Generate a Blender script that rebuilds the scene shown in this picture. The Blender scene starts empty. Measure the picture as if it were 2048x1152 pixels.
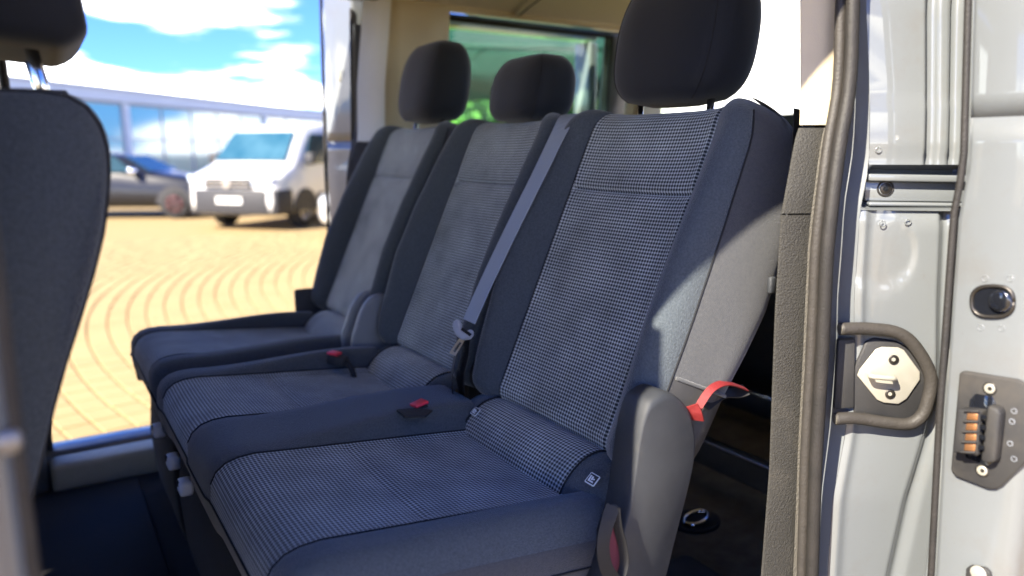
import bpy, bmesh, math, random
from mathutils import Vector, Matrix
random.seed(7)
S = bpy.context.scene
COL = S.collection
R = math.radians

# ------------------------------------------------------------------ camera
YAW, PIT, FPX = .574, .18, 1475.0
CAM = Vector((0, 0, 1.40))
cd = bpy.data.cameras.new('camera'); cam = bpy.data.objects.new('camera', cd); COL.objects.link(cam)
cam.location = CAM; cam.rotation_euler = (math.pi / 2 - PIT, 0, -YAW)
cd.sensor_width = 36; cd.lens = 36 * FPX / 2048; cd.clip_start = .02; cd.clip_end = 4000
cd.dof.use_dof = True; cd.dof.focus_distance = 1.10; cd.dof.aperture_fstop = 2.3
S.camera = cam
# ------------------------------------------------------------------ sky, sun, exposure
SUN = Vector((-.90, -.245, .75)).normalized()
SUN_EL = math.asin(SUN.z); SUN_ROT = math.atan2(SUN.x, SUN.y)
w = bpy.data.worlds.new('World'); S.world = w; w.use_nodes = True
nt = w.node_tree; nt.nodes.clear()
def N(t, k, **kw):
    n = t.nodes.new(k)
    for a, b in kw.items(): setattr(n, a, b)
    return n
def mth(t, op, a, b=None, c=None, clamp=False):
    n = N(t, 'ShaderNodeMath', operation=op); n.use_clamp = clamp
    for i, v in enumerate((a, b, c)):
        if v is None: continue
        if isinstance(v, (int, float)): n.inputs[i].default_value = v
        else: t.links.new(v, n.inputs[i])
    return n.outputs[0]
sky = N(nt, 'ShaderNodeTexSky', sky_type='NISHITA'); sky.sun_disc = False
sky.sun_elevation = SUN_EL; sky.sun_rotation = SUN_ROT; sky.air_density = .8; sky.dust_density = .15; sky.ozone_density = 3.0
tc = N(nt, 'ShaderNodeTexCoord')
sep = N(nt, 'ShaderNodeSeparateXYZ'); nt.links.new(tc.outputs['Generated'], sep.inputs[0])
den = mth(nt, 'ADD', mth(nt, 'MAXIMUM', sep.outputs[2], 0.0), .16)
cmb = N(nt, 'ShaderNodeCombineXYZ')
nt.links.new(mth(nt, 'DIVIDE', sep.outputs[0], den), cmb.inputs[0])
nt.links.new(mth(nt, 'DIVIDE', sep.outputs[1], den), cmb.inputs[1])
nt.links.new(mth(nt, 'MULTIPLY', sep.outputs[2], 9.0), cmb.inputs[2])
nz = N(nt, 'ShaderNodeTexNoise'); nz.inputs['Scale'].default_value = .85; nz.inputs['Detail'].default_value = 9; nz.inputs['Roughness'].default_value = .52
mp = N(nt, 'ShaderNodeMapping'); mp.inputs['Location'].default_value = (2.6, .8, 6.2)
nt.links.new(cmb.outputs[0], mp.inputs[0]); nt.links.new(mp.outputs[0], nz.inputs['Vector'])
cr = N(nt, 'ShaderNodeMapRange', interpolation_type='SMOOTHSTEP')
cr.inputs[1].default_value = .53; cr.inputs[2].default_value = .64
low = mth(nt, 'MULTIPLY', mth(nt, 'SUBTRACT', .16, sep.outputs[2]), .9)      # more cloud towards the horizon, as cumulus fields show
nt.links.new(mth(nt, 'ADD', nz.outputs[0], mth(nt, 'MAXIMUM', low, -.06)), cr.inputs[0])
mix = N(nt, 'ShaderNodeMixRGB'); nt.links.new(cr.outputs[0], mix.inputs[0])
tint = N(nt, 'ShaderNodeMixRGB', blend_type='MULTIPLY'); tint.inputs[0].default_value = 1; tint.inputs[2].default_value = (.17, .28, .58, 1)
nt.links.new(sky.outputs[0], tint.inputs[1]); nt.links.new(tint.outputs[0], mix.inputs[1])
mix.inputs[2].default_value = (11.0, 10.9, 10.7, 1)
bg = N(nt, 'ShaderNodeBackground'); bg.inputs[1].default_value = .115
nt.links.new(mix.outputs[0], bg.inputs[0])
out = N(nt, 'ShaderNodeOutputWorld'); nt.links.new(bg.outputs[0], out.inputs[0])
sd = bpy.data.lights.new('sun', 'SUN'); sun = bpy.data.objects.new('sun', sd); COL.objects.link(sun)
sd.energy = 3.2; sd.angle = R(.53); sd.color = (1, .90, .74)
sun.rotation_euler = SUN.to_track_quat('Z', 'Y').to_euler(); sun.location = SUN * 50
S.view_settings.view_transform = 'Standard'; S.view_settings.look = 'None'
S.view_settings.exposure = 2.68; S.view_settings.gamma = 1.0; S.view_settings.use_curve_mapping = False
S.render.engine = 'CYCLES'
cy = S.cycles; cy.use_denoising = True; cy.max_bounces = 8; cy.diffuse_bounces = 5; cy.glossy_bounces = 4
cy.transparent_max_bounces = 12; cy.transmission_bounces = 6; cy.caustics_reflective = False; cy.caustics_refractive = False
cy.sample_clamp_indirect = 8

# ------------------------------------------------------------------ pixel -> place (for measuring only)
_F = Vector((math.sin(YAW) * math.cos(PIT), math.cos(YAW) * math.cos(PIT), -math.sin(PIT)))
_R = Vector((math.cos(YAW), -math.sin(YAW), 0)); _U = _R.cross(_F)
def ray(x, y): return _F + _R * ((x - 1024) / FPX) - _U * ((y - 576) / FPX)
def onp(x, y, p0, n):
    d = ray(x, y); p0 = Vector(p0); n = Vector(n)
    return CAM + d * ((p0 - CAM).dot(n) / d.dot(n))
AX = (Vector((1, 0, 0)), Vector((0, 1, 0)), Vector((0, 0, 1)))
def at(x, y, ax, v): return onp(x, y, AX[ax] * v, AX[ax])

# ------------------------------------------------------------------ materials
MATS = {}
def mat(name, col, rough=.6, metal=0, spec=.5, coat=0, sheen=0, bump=None, var=None, emit=None, aniso=None):
    """bump=(scale,strength,detail) var=(scale,amount,second colour)"""
    m = bpy.data.materials.new(name); m.use_nodes = True; t = m.node_tree
    b = t.nodes['Principled BSDF']; b.inputs['Base Color'].default_value = (*col, 1)
    b.inputs['Roughness'].default_value = rough; b.inputs['Metallic'].default_value = metal
    b.inputs['Specular IOR Level'].default_value = spec; b.inputs['Coat Weight'].default_value = coat
    b.inputs['Coat Roughness'].default_value = .04
    b.inputs['Sheen Weight'].default_value = sheen; b.inputs['Sheen Roughness'].default_value = .45
    if bump or var: tcn = N(t, 'ShaderNodeTexCoord')
    if var:
        n = N(t, 'ShaderNodeTexNoise'); n.inputs['Scale'].default_value = var[0]; n.inputs['Detail'].default_value = 6
        t.links.new(tcn.outputs['Object'], n.inputs['Vector'])
        mr = N(t, 'ShaderNodeMapRange'); mr.inputs[1].default_value = .32; mr.inputs[2].default_value = .68; mr.inputs[4].default_value = var[1]
        t.links.new(n.outputs[0], mr.inputs[0])
        mx = N(t, 'ShaderNodeMixRGB'); mx.inputs[1].default_value = (*col, 1); mx.inputs[2].default_value = (*var[2], 1)
        t.links.new(mr.outputs[0], mx.inputs[0]); t.links.new(mx.outputs[0], b.inputs['Base Color'])
    if bump:
        n = N(t, 'ShaderNodeTexNoise'); n.inputs['Scale'].default_value = bump[0]; n.inputs['Detail'].default_value = bump[2] if len(bump) > 2 else 2
        t.links.new(tcn.outputs['Object'], n.inputs['Vector'])
        bp = N(t, 'ShaderNodeBump'); bp.inputs['Strength'].default_value = bump[1]; bp.inputs['Distance'].default_value = .002
        t.links.new(n.outputs[0], bp.inputs['Height']); t.links.new(bp.outputs[0], b.inputs['Normal'])
    if emit: b.inputs['Emission Color'].default_value = (*emit, 1); b.inputs['Emission Strength'].default_value = 1
    MATS[name] = m; return m
def glass(name, tint, refl=1.0):
    m = bpy.data.materials.new(name); m.use_nodes = True; t = m.node_tree; t.nodes.clear()
    o = N(t, 'ShaderNodeOutputMaterial'); mx = N(t, 'ShaderNodeMixShader'); tr = N(t, 'ShaderNodeBsdfTransparent'); gl = N(t, 'ShaderNodeBsdfGlossy')
    tr.inputs[0].default_value = (*tint, 1); gl.inputs['Roughness'].default_value = .02
    fr = N(t, 'ShaderNodeFresnel'); fr.inputs[0].default_value = 1.45
    t.links.new(mth(t, 'MULTIPLY', fr.outputs[0], refl), mx.inputs[0]); t.links.new(tr.outputs[0], mx.inputs[1]); t.links.new(gl.outputs[0], mx.inputs[2]); t.links.new(mx.outputs[0], o.inputs[0])
    MATS[name] = m; return m
def check_fabric(name, dark, light, p):
    m = mat(name, dark, .92, spec=.25, sheen=.25); t = m.node_tree; b = t.nodes['Principled BSDF']
    uv = N(t, 'ShaderNodeUVMap'); sp = N(t, 'ShaderNodeSeparateXYZ'); t.links.new(uv.outputs[0], sp.inputs[0])
    ls = []
    for i in (0, 1):
        f = mth(t, 'PINGPONG', mth(t, 'DIVIDE', sp.outputs[i], p[i]), .5)
        mr = N(t, 'ShaderNodeMapRange', interpolation_type='SMOOTHSTEP'); mr.inputs[1].default_value = .16; mr.inputs[2].default_value = .27
        mr.inputs[3].default_value = 1; mr.inputs[4].default_value = 0; t.links.new(f, mr.inputs[0]); ls.append(mr.outputs[0])
    s = mth(t, 'MULTIPLY', mth(t, 'ADD', ls[0], ls[1]), .5)
    n = N(t, 'ShaderNodeTexNoise'); n.inputs['Scale'].default_value = 900; t.links.new(uv.outputs[0], n.inputs['Vector'])
    n2 = N(t, 'ShaderNodeTexNoise'); n2.inputs['Scale'].default_value = 14; n2.inputs['Detail'].default_value = 4; t.links.new(uv.outputs[0], n2.inputs['Vector'])
    v = mth(t, 'MULTIPLY', mth(t, 'POWER', s, 1.25), mth(t, 'ADD', mth(t, 'MULTIPLY', n.outputs[0], .55), mth(t, 'MULTIPLY', n2.outputs[0], .9)))
    mx = N(t, 'ShaderNodeMixRGB'); mx.inputs[1].default_value = (*dark, 1); mx.inputs[2].default_value = (*light, 1)
    t.links.new(v, mx.inputs[0]); t.links.new(mx.outputs[0], b.inputs['Base Color'])
    bp = N(t, 'ShaderNodeBump'); bp.inputs['Strength'].default_value = .5; bp.inputs['Distance'].default_value = .0012
    t.links.new(v, bp.inputs['Height']); t.links.new(bp.outputs[0], b.inputs['Normal'])
    return m
mat('navy_fabric', (.045, .056, .067), .9, spec=.25, sheen=.3, bump=(520, .8), var=(330, .9, (.071, .086, .100)))
mat('side_fabric', (.047, .050, .056), .9, spec=.25, sheen=.3, bump=(700, .6), var=(260, .5, (.074, .075, .076)))  # same cloth as the navy bolsters, greyed towards its sunlit tone
check_fabric('check_fabric', (.018, .023, .027), (.72, .79, .80), (.0064, .0060))
check_fabric('seat_check_fabric', (.020, .027, .032), (.66, .75, .79), (.0064, .0058))
mat('head_fabric', (.010, .0125, .018), .8, spec=.25, sheen=.2, bump=(800, .25))
mat('seam', (.006, .007, .009), .9)
mat('stitch', (.20, .22, .25), .8)
mat('chrome', (.75, .76, .78), .12, 1)
mat('zinc', (.40, .385, .33), .36, .35, var=(60, .5, (.33, .315, .26)), bump=(40, .15, 4))
mat('screw_grey', (.22, .22, .23), .35, .6)
mat('steel_dark', (.06, .055, .05), .4, .8)
mat('black_plastic', (.022, .022, .023), .5, spec=.4, bump=(1200, .3), var=(30, .5, (.035, .034, .033)))
mat('grey_plastic', (.027, .030, .035), .5, spec=.4, bump=(1100, .35), var=(50, .4, (.034, .037, .042)))
mat('trim_dark', (.024, .023, .020), .62, spec=.4, bump=(420, .9, 3), var=(300, .5, (.036, .034, .029)))
mat('trim_lit_edge', (.14, .13, .11), .6, bump=(420, .8, 3), var=(300, .6, (.09, .085, .07)))  # trim plastic with the sunlight on its fold painted in as paler colour
mat('trim_beige', (.54, .46, .31), .75, bump=(600, .2), var=(5, .4, (.58, .50, .34)))
mat('headliner', (.84, .79, .69), .95, bump=(500, .3), var=(4, .5, (.87, .82, .72)))
mat('paint', (.131, .143, .150), .32, spec=.5, coat=1.0, var=(3, .3, (.143, .154, .160)))
mat('paint_in', (.33, .335, .325), .4, coat=.6)
def grime(name, amt):
    m = MATS[name]; t = m.node_tree; b = t.nodes['Principled BSDF']
    src = b.inputs['Base Color'].links[0].from_socket
    co = N(t, 'ShaderNodeTexCoord'); n1 = N(t, 'ShaderNodeTexNoise'); n1.inputs['Scale'].default_value = 11; n1.inputs['Detail'].default_value = 9; n1.inputs['Roughness'].default_value = .7
    t.links.new(co.outputs['Object'], n1.inputs['Vector'])
    mr = N(t, 'ShaderNodeMapRange'); mr.inputs[1].default_value = .52; mr.inputs[2].default_value = .74; mr.inputs[4].default_value = amt; t.links.new(n1.outputs[0], mr.inputs[0])
    n2 = N(t, 'ShaderNodeTexNoise'); n2.inputs['Scale'].default_value = 330; n2.inputs['Detail'].default_value = 3; t.links.new(co.outputs['Object'], n2.inputs['Vector'])
    m2 = N(t, 'ShaderNodeMapRange'); m2.inputs[1].default_value = .66; m2.inputs[2].default_value = .72; m2.inputs[4].default_value = amt * .9; t.links.new(n2.outputs[0], m2.inputs[0])
    mx = N(t, 'ShaderNodeMixRGB'); mx.inputs[2].default_value = (.10, .085, .065, 1); t.links.new(mth(t, 'MAXIMUM', mr.outputs[0], m2.outputs[0]), mx.inputs[0]); t.links.new(src, mx.inputs[1]); t.links.new(mx.outputs[0], b.inputs['Base Color'])
    ro = N(t, 'ShaderNodeMapRange'); ro.inputs[1].default_value = .3; ro.inputs[2].default_value = .8; ro.inputs[3].default_value = b.inputs['Roughness'].default_value * .8; ro.inputs[4].default_value = min(1, b.inputs['Roughness'].default_value * 1.7); t.links.new(n1.outputs[0], ro.inputs[0]); t.links.new(ro.outputs[0], b.inputs['Roughness'])
grime('paint', .28); grime('grey_plastic', .35); grime('trim_dark', .3); grime('black_plastic', .3); grime('white_paint', .12) if MATS.get('white_paint') and MATS['white_paint'].node_tree.nodes['Principled BSDF'].inputs['Base Color'].links else None
mat('rubber', (.014, .013, .012), .62, spec=.4, bump=(300, .35, 3), var=(40, .6, (.024, .021, .019)))
mat('rubber_brown', (.030, .027, .024), .6, spec=.4, bump=(260, .4, 3), var=(60, .6, (.044, .039, .034)))
mat('carpet', (.013, .0125, .012), .98, spec=.1, sheen=.15, bump=(500, 1, 4), var=(22, .7, (.022, .021, .021)))
mat('cargo_carpet', (.13, .11, .08), .98, spec=.1, bump=(320, 1, 4), var=(25, .8, (.20, .175, .13)))
mat('mat_rubber', (.010, .010, .0095), .8, spec=.2, bump=(120, .3), var=(10, .5, (.018, .017, .016)))
mat('sill_trim', (.46, .45, .35), .5, bump=(300, .4), var=(40, .4, (.54, .53, .42)))  # pale tone paints in the daylight falling on the far sill
mat('webbing', (.28, .33, .40), .6, spec=.4, bump=(900, .4))
mat('cover_grey', (.66, .69, .70), .6)
mat('arch_plastic', (.15, .165, .18), .45, bump=(900, .3))
mat('webbing_dark', (.012, .012, .013), .6, spec=.4, bump=(900, .4))
mat('webbing_red', (.15, .007, .009), .6, bump=(900, .5), var=(300, .6, (.21, .018, .016)))
mat('maroon', (.12, .020, .035), .8, bump=(900, .5))
mat('tongue_plastic', (.34, .37, .42), .5)
mat('red_plastic', (.75, .045, .075), .4)
mat('white_plastic', (.62, .63, .66), .5)
mat('label_white', (.62, .68, .70), .7)
mat('label_dark', (.02, .025, .03), .8)
mat('copper', (.70, .32, .13), .35, .9, var=(200, .4, (.75, .45, .25)))
mat('black_gloss', (.008, .009, .012), .08, coat=1)
mat('tyre', (.015, .015, .016), .8)
mat('rim', (.45, .45, .46), .3, .9)
mat('rim_dark', (.08, .03, .03), .4, .5)
mat('white_paint', (.62, .62, .60), .3, coat=.8)
mat('dark_paint', (.012, .013, .017), .3, spec=.35, coat=.25)
mat('bumper', (.028, .028, .031), .6)
mat('lamp_glass', (.55, .62, .70), .1, coat=1)
mat('plate_white', (.75, .75, .72), .5)
mat('car_glass', (.012, .04, .055), .12, spec=.4)
mat('van_glass', (.012, .06, .10), .14, spec=.35, var=(2.2, .9, (.05, .12, .16)))
mat('paver', (.285, .205, .090), .9, bump=(60, .6, 4), var=(1.3, .8, (.315, .232, .105)))
mat('paver_b', (.272, .194, .084), .9, bump=(60, .6, 4), var=(1.3, .8, (.30, .218, .098)))
mat('joint', (.275, .195, .082), .95, bump=(50, .6, 4))
mat('facade', (.46, .57, .68), .6, var=(.8, .5, (.52, .62, .72)))
mat('facade_band', (.28, .33, .45), .5)
mat('facade_glass', (.05, .26, .31), .06, spec=1, coat=1, var=(.35, .8, (.09, .34, .40)))
mat('facade_frame', (.30, .36, .44), .5)
mat('white_wall', (.80, .80, .78), .8, var=(1.2, .3, (.74, .74, .72)))
mat('cream_wall', (.60, .50, .30), .9, var=(1.5, .5, (.66, .57, .38)))
mat('roof_grey', (.10, .11, .11), .8)
mat('canopy', (.001, .032, .024), .85, var=(2, .5, (.001, .05, .032)))
mat('canopy_trim', (.004, .05, .03), .8)
mat('pole', (.55, .62, .50), .4)
mat('leaf', (.07, .20, .03), .7, sheen=.1, var=(6, .9, (.16, .34, .05)))
mat('leaf_b', (.045, .15, .03), .7, var=(6, .9, (.09, .25, .05)))
mat('bark', (.09, .07, .05), .9, bump=(30, 1, 4))
glass('quarter_glass', (.72, .90, .80), .55)
glass('screen_glass', (.86, .92, .90))

# ------------------------------------------------------------------ mesh helpers
ORG = {}
def org(o): return ORG.get(o.name, Vector((0, 0, 0))) if o else Vector((0, 0, 0))
def mk(name, V, F, m, parent=None, smooth=True, uv=None, bev=0, seg=2, solid=0, recalc=True):
    o_ = org(parent)
    me = bpy.data.meshes.new(name); me.from_pydata([tuple(Vector(v) - o_) for v in V], [], F)
    if uv:
        l = me.uv_layers.new(name='UVMap').data
        for p in me.polygons:
            for li in p.loop_indices: l[li].uv = uv[me.loops[li].vertex_index]
    if recalc:
        b = bmesh.new(); b.from_mesh(me); bmesh.ops.recalc_face_normals(b, faces=b.faces); b.to_mesh(me); b.free()
    for p in me.polygons: p.use_smooth = smooth
    me.materials.append(MATS[m] if isinstance(m, str) else m)
    o = bpy.data.objects.new(name, me); COL.objects.link(o)
    if parent: o.parent = parent; ORG[o.name] = o_
    if solid:
        s = o.modifiers.new('thickness', 'SOLIDIFY'); s.thickness = solid; s.offset = 0
    if bev:
        bm_ = o.modifiers.new('bevel', 'BEVEL'); bm_.width = bev; bm_.segments = seg; bm_.limit_method = 'ANGLE'; bm_.angle_limit = R(35)
        if hasattr(bm_, 'harden_normals'): bm_.harden_normals = False
    return o
def thing(name, label, cat, loc, group=None):
    o = bpy.data.objects.new(name, None); COL.objects.link(o); o.location = loc; o.empty_display_size = .1
    ORG[o.name] = Vector(loc); tag(o, label, cat, group); return o
def tag(o, label=None, cat=None, group=None, kind=None):
    for k, v in (('label', label), ('category', cat), ('group', group), ('kind', kind)):
        if v: o[k] = v
    return o
def boxv(lo, hi):
    x0, y0, z0 = lo; x1, y1, z1 = hi
    V = [(x0, y0, z0), (x1, y0, z0), (x1, y1, z0), (x0, y1, z0), (x0, y0, z1), (x1, y0, z1), (x1, y1, z1), (x0, y1, z1)]
    return V, [(0, 3, 2, 1), (4, 5, 6, 7), (0, 1, 5, 4), (1, 2, 6, 5), (2, 3, 7, 6), (3, 0, 4, 7)]
def box(name, lo, hi, m, parent=None, bev=.004, smooth=True):
    lo, hi = [min(a, b) for a, b in zip(lo, hi)], [max(a, b) for a, b in zip(lo, hi)]
    return mk(name, *boxv(lo, hi), m, parent, smooth=False if not bev else smooth, bev=bev)
def prism(name, poly, d, m, parent=None, bev=.002, seg=2):
    d = Vector(d); n = len(poly); V = [Vector(p) for p in poly] + [Vector(p) + d for p in poly]
    F = [tuple(range(n)), tuple(range(2 * n - 1, n - 1, -1))] + [(i, (i + 1) % n, n + (i + 1) % n, n + i) for i in range(n)]
    return mk(name, V, F, m, parent, smooth=bool(bev), bev=bev, seg=seg)
def grid(rows, wrap=False, cap=False):
    n = len(rows[0]); V = [p for r in rows for p in r]; F = []
    for i in range(len(rows) - 1):
        for j in range(n if wrap else n - 1):
            k = (j + 1) % n
            F.append((i * n + j, i * n + k, (i + 1) * n + k, (i + 1) * n + j))
    if cap: F += [tuple(range(n)), tuple(range((len(rows) - 1) * n, len(rows) * n))]
    return V, F
def sub(V, F, sel, uv=None):
    fs = [F[i] for i in sel]; ids = sorted({v for f in fs for v in f}); mp_ = {v: i for i, v in enumerate(ids)}
    return [V[i] for i in ids], [tuple(mp_[v] for v in f) for f in fs], ([uv[i] for i in ids] if uv else None)
def cat_(P, n=4, closed=False):
    P = [Vector(p) for p in P]; out = []; L = len(P)
    for i in range(L if closed else L - 1):
        if closed: a, b, c, d = P[i - 1], P[i], P[(i + 1) % L], P[(i + 2) % L]
        else: a, b, c, d = P[max(i - 1, 0)], P[i], P[i + 1], P[min(i + 2, L - 1)]
        for k in range(n):
            t = k / n
            out.append(.5 * ((2 * b) + (c - a) * t + (2 * a - 5 * b + 4 * c - d) * t * t + (3 * b - a - 3 * c + d) * t ** 3))
    if not closed: out.append(P[-1])
    return out
def tube(name, path, r, m, parent=None, n=10, sm=4, cap=True, sq=1.0):
    P = cat_(path, sm) if sm > 1 else [Vector(p) for p in path]
    rows = []; up = None
    for i, p in enumerate(P):
        d = (P[min(i + 1, len(P) - 1)] - P[max(i - 1, 0)]).normalized()
        if up is None: up = d.orthogonal().normalized()
        up = (up - d * up.dot(d)).normalized(); s = d.cross(up)
        rr = r(i / (len(P) - 1)) if callable(r) else r
        rows.append([p + (up * math.cos(2 * math.pi * k / n) + s * math.sin(2 * math.pi * k / n) * sq) * rr for k in range(n)])
    return mk(name, *grid(rows, True, cap), m, parent)
def ribbon(name, path, wdir, wid, th, m, parent=None, sm=6):
    P = cat_(path, sm); rows = []
    W = [Vector(x) for x in wdir] if isinstance(wdir, list) else None
    if W: W = cat_(W, sm)
    for i, p in enumerate(P):
        d = (P[min(i + 1, len(P) - 1)] - P[max(i - 1, 0)]).normalized()
        wv = (W[i] if W else Vector(wdir)); wv = (wv - d * wv.dot(d)).normalized(); nn = d.cross(wv)
        a, b = wv * wid / 2, nn * th / 2
        rows.append([p + a + b, p + a * .4 + b * 1.25, p - a * .4 + b * 1.25, p - a + b, p - a - b, p + a - b])
    return mk(name, *grid(rows, True, True), m, parent, smooth=False)
def disc(c, n, r, k=14, ell=1.0, up=None):
    n = Vector(n).normalized(); u = Vector(up) if up else Vector((0, 0, 1)); u = (u - n * u.dot(n)).normalized(); v = n.cross(u)
    return [Vector(c) + u * math.cos(2 * math.pi * i / k) * r + v * math.sin(2 * math.pi * i / k) * r * ell for i in range(k)]
def cyl(name, c, n, r, h, m, parent=None, bev=.0008, k=16):
    return prism(name, disc(c, n, r, k), Vector(n).normalized() * h, m, parent, bev=bev)
def lerp(a, b, t): return a + (b - a) * t
def interp(tab, z):
    if z <= tab[0][0]: return tab[0][1]
    for (a, b), (c, d) in zip(tab, tab[1:]):
        if z <= c: return lerp(b, d, (z - a) / (c - a))
    return tab[-1][1]
def sst(a, b, x):
    if a == b: return 1.0
    t = min(1, max(0, (x - a) / (b - a))); return t * t * (3 - 2 * t)

# ------------------------------------------------------------------ THE SETTING
def P2(x, y): return Vector((x, y))
g = mk('ground', [(-1500, -1500, 0), (1500, -1500, 0), (1500, 1500, 0), (-1500, 1500, 0)], [(0, 1, 2, 3)], 'joint', smooth=False)
tag(g, kind='structure'); ORG[g.name] = Vector((0, 0, 0))
# curved rows of buff paving stones
PC = Vector((9.2, 6.2)); pit_r = .15
def paver_pts(r, a0, a1, h):
    q = [(r + .006, a0), (r + .006, a1), (r + pit_r - .006, a1), (r + pit_r - .006, a0)]
    b = [Vector((PC.x - rr * math.cos(a), PC.y + rr * math.sin(a), 0.004)) for rr, a in q]
    c = sum(b, Vector()) / 4
    t = [p + (c - p) * .07 + Vector((0, 0, h)) for p in b]
    return b + t
PF = [(4, 5, 6, 7), (0, 1, 5, 4), (1, 2, 6, 5), (2, 3, 7, 6), (3, 0, 4, 7)]
near, VV, FF = [], [[], []], [[], []]
r = 1.0
while r < 11.4:
    na = max(3, int(2 * math.pi * r / .20)); off = random.random()
    for i in range(na):
        a0 = (i + off) / na * 2 * math.pi; a1 = (i + 1 + off) / na * 2 * math.pi
        ga = .005 / r; am = (a0 + a1) / 2
        c = Vector((PC.x - (r + .09) * math.cos(am), PC.y + (r + .09) * math.sin(am)))
        if c.y < 2.75 or c.y > 13.5 or c.x < -1.2: continue
        pts = paver_pts(r, a0 + ga, a1 - ga, .007 + random.uniform(-.002, .002))
        seen = .02 < c.x / c.y < .42 and c.y > 3.6
        if seen and c.y < 8.2 and c.x < 1.9: near.append((c.y, c, pts))
        else:
            k = random.random() < .35
            b0 = len(VV[k]); VV[k] += pts; FF[k] += [tuple(b0 + q for q in f) for f in PF]
    r += pit_r
near.sort(key=lambda q: q[0])
for q in near[300:]:
    b0 = len(VV[0]); VV[0] += q[2]; FF[0] += [tuple(b0 + k for k in f) for f in PF]
for q in near[:300]: mk('paver', q[2], PF, random.choice(('paver', 'paver', 'paver_b')), g, smooth=False, recalc=False)
for k, mm in ((0, 'paver'), (1, 'paver_b')):
    tag(mk('paving_stones', VV[k], FF[k], mm, g, smooth=False, recalc=False), kind='stuff')

# showroom building behind the yard
FA = Vector((-4.5, 28.3, 0)); FB = Vector((34, 64.4, 0)); fd = (FB - FA).normalized(); fn = Vector((fd.y, -fd.x, 0))   # fn looks to the yard
FL = (FB - FA).length; FH = 3.95
bl = thing('showroom_building', 'long low blue-grey glass-fronted showroom behind the dark car and white van', 'building', FA)
def fpt(s, z, o=0): return FA + fd * s + fn * o + Vector((0, 0, z))
def fbox(name, s0, s1, z0, z1, o0, o1, m, par, bev=0):
    return prism(name, [fpt(s0, z0, o0), fpt(s1, z0, o0), fpt(s1, z1, o0), fpt(s0, z1, o0)], fn * (o1 - o0), m, par, bev=bev)
wall_ = fbox('wall', 0, FL, 0, FH, -9, -.15, 'facade', bl)
par_ = fbox('parapet', -.2, FL + .2, FH - .42, FH + .05, -.146, .15, 'facade', bl)
fbox('roof_edge', -.3, FL + .3, FH + .051, FH + .16, -9, .22, 'facade_band', bl)
s = .5
while s < FL - 3:
    seen = s < 30
    fbox('pilaster', s, s + .35, 0, FH - .43, -.146, .10, 'facade', bl)
    for k in range(5):
        s0 = s + .40 + k * 2.02
        fr = fbox('window', s0, s0 + 1.98,   .35, FH - .46, -.146, -.02, 'facade_frame', bl)
        fbox('pane', s0 + .06, s0 + 1.92, 2.05, FH - .54, -.018, .0, 'facade_glass', fr)
        fbox('pane', s0 + .06, s0 + 1.92, .45, 1.98, -.018, .0, 'facade_glass', fr)
    s += 10.5

# ------------------------------------------------------------------ vehicles in the yard
def frame(o, fwd):
    f = Vector((*fwd, 0)).normalized(); l = Vector((-f.y, f.x, 0)); o = Vector((*o, 0))
    return lambda x, y, z: o + f * x + l * y + Vector((0, 0, z))
def wheel(par, X, x, y, r_, wd, rimm='rim', tread=.30):
    sg = 1 if y > 0 else -1
    rows = []
    for (yy, rr) in ((-.5, r_ * .62), (-.5, r_ * .93), (-.38, r_), (.38, r_), (.5, r_ * .93), (.5, r_ * .62)):
        rows.append([X(x + rr * math.cos(a), y + yy * wd, r_ + rr * math.sin(a)) for a in [2 * math.pi * k / 24 for k in range(24)]])
    wh = mk('wheel', *grid(rows, True, True), 'tyre', par)
    rows = []
    for (yy, rr) in ((.40, r_ * .60), (.44, r_ * .52), (.40, r_ * .2), (.47, r_ * .12), (.47, .001)):
        rows.append([X(x + rr * math.cos(a), y + sg * (yy + .08) * wd, r_ + rr * math.sin(a)) for a in [2 * math.pi * k / 20 for k in range(20)]])
    mk('rim', *grid(rows, True), rimm, wh)
    for k in range(5):
        a = 2 * math.pi * k / 5
        p = X(x + .32 * r_ * math.cos(a), y + sg * .55 * wd, r_ + .32 * r_ * math.sin(a)); q = X(x + .58 * r_ * math.cos(a), y + sg * .53 * wd, r_ + .58 * r_ * math.sin(a))
        tube('spoke', [p, q], .03, rimm, wh, n=6, sm=1)
    return wh
def shell(name, X, stations, par, m, arches=()):
    """stations: x, zbot, ztop, half width low, half width top, belt z"""
    rows = []
    for (x, zb, zt, wl, wt, zm) in stations:
        zm = min(zm, zt - .04)
        h = [(0, zb), (wl * .8, zb), (wl * .97, zb + .05), (wl, lerp(zb, zm, .4)), (wl * .985, zm), (lerp(wl, wt, .55), lerp(zm, zt, .5)), (wt, zt - .05), (wt * .93, zt - .008), (wt * .5, zt + .012), (0, zt + .018)]
        loop = h + [(-y, z) for y, z in reversed(h[1:-1])]
        rows.append([X(x, y, z) for y, z in loop])
    return mk(name, *grid(rows, True, True), m, par)
def patch(name, X, pts, m, par, th=.012):
    V = [X(*p) for p in pts]; n = (V[1] - V[0]).cross(V[2] - V[0]).normalized()
    if n.dot(CAM - V[0]) < 0: n = -n
    return prism(name, [v for v in V], n * th, m, par, bev=0)
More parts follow.
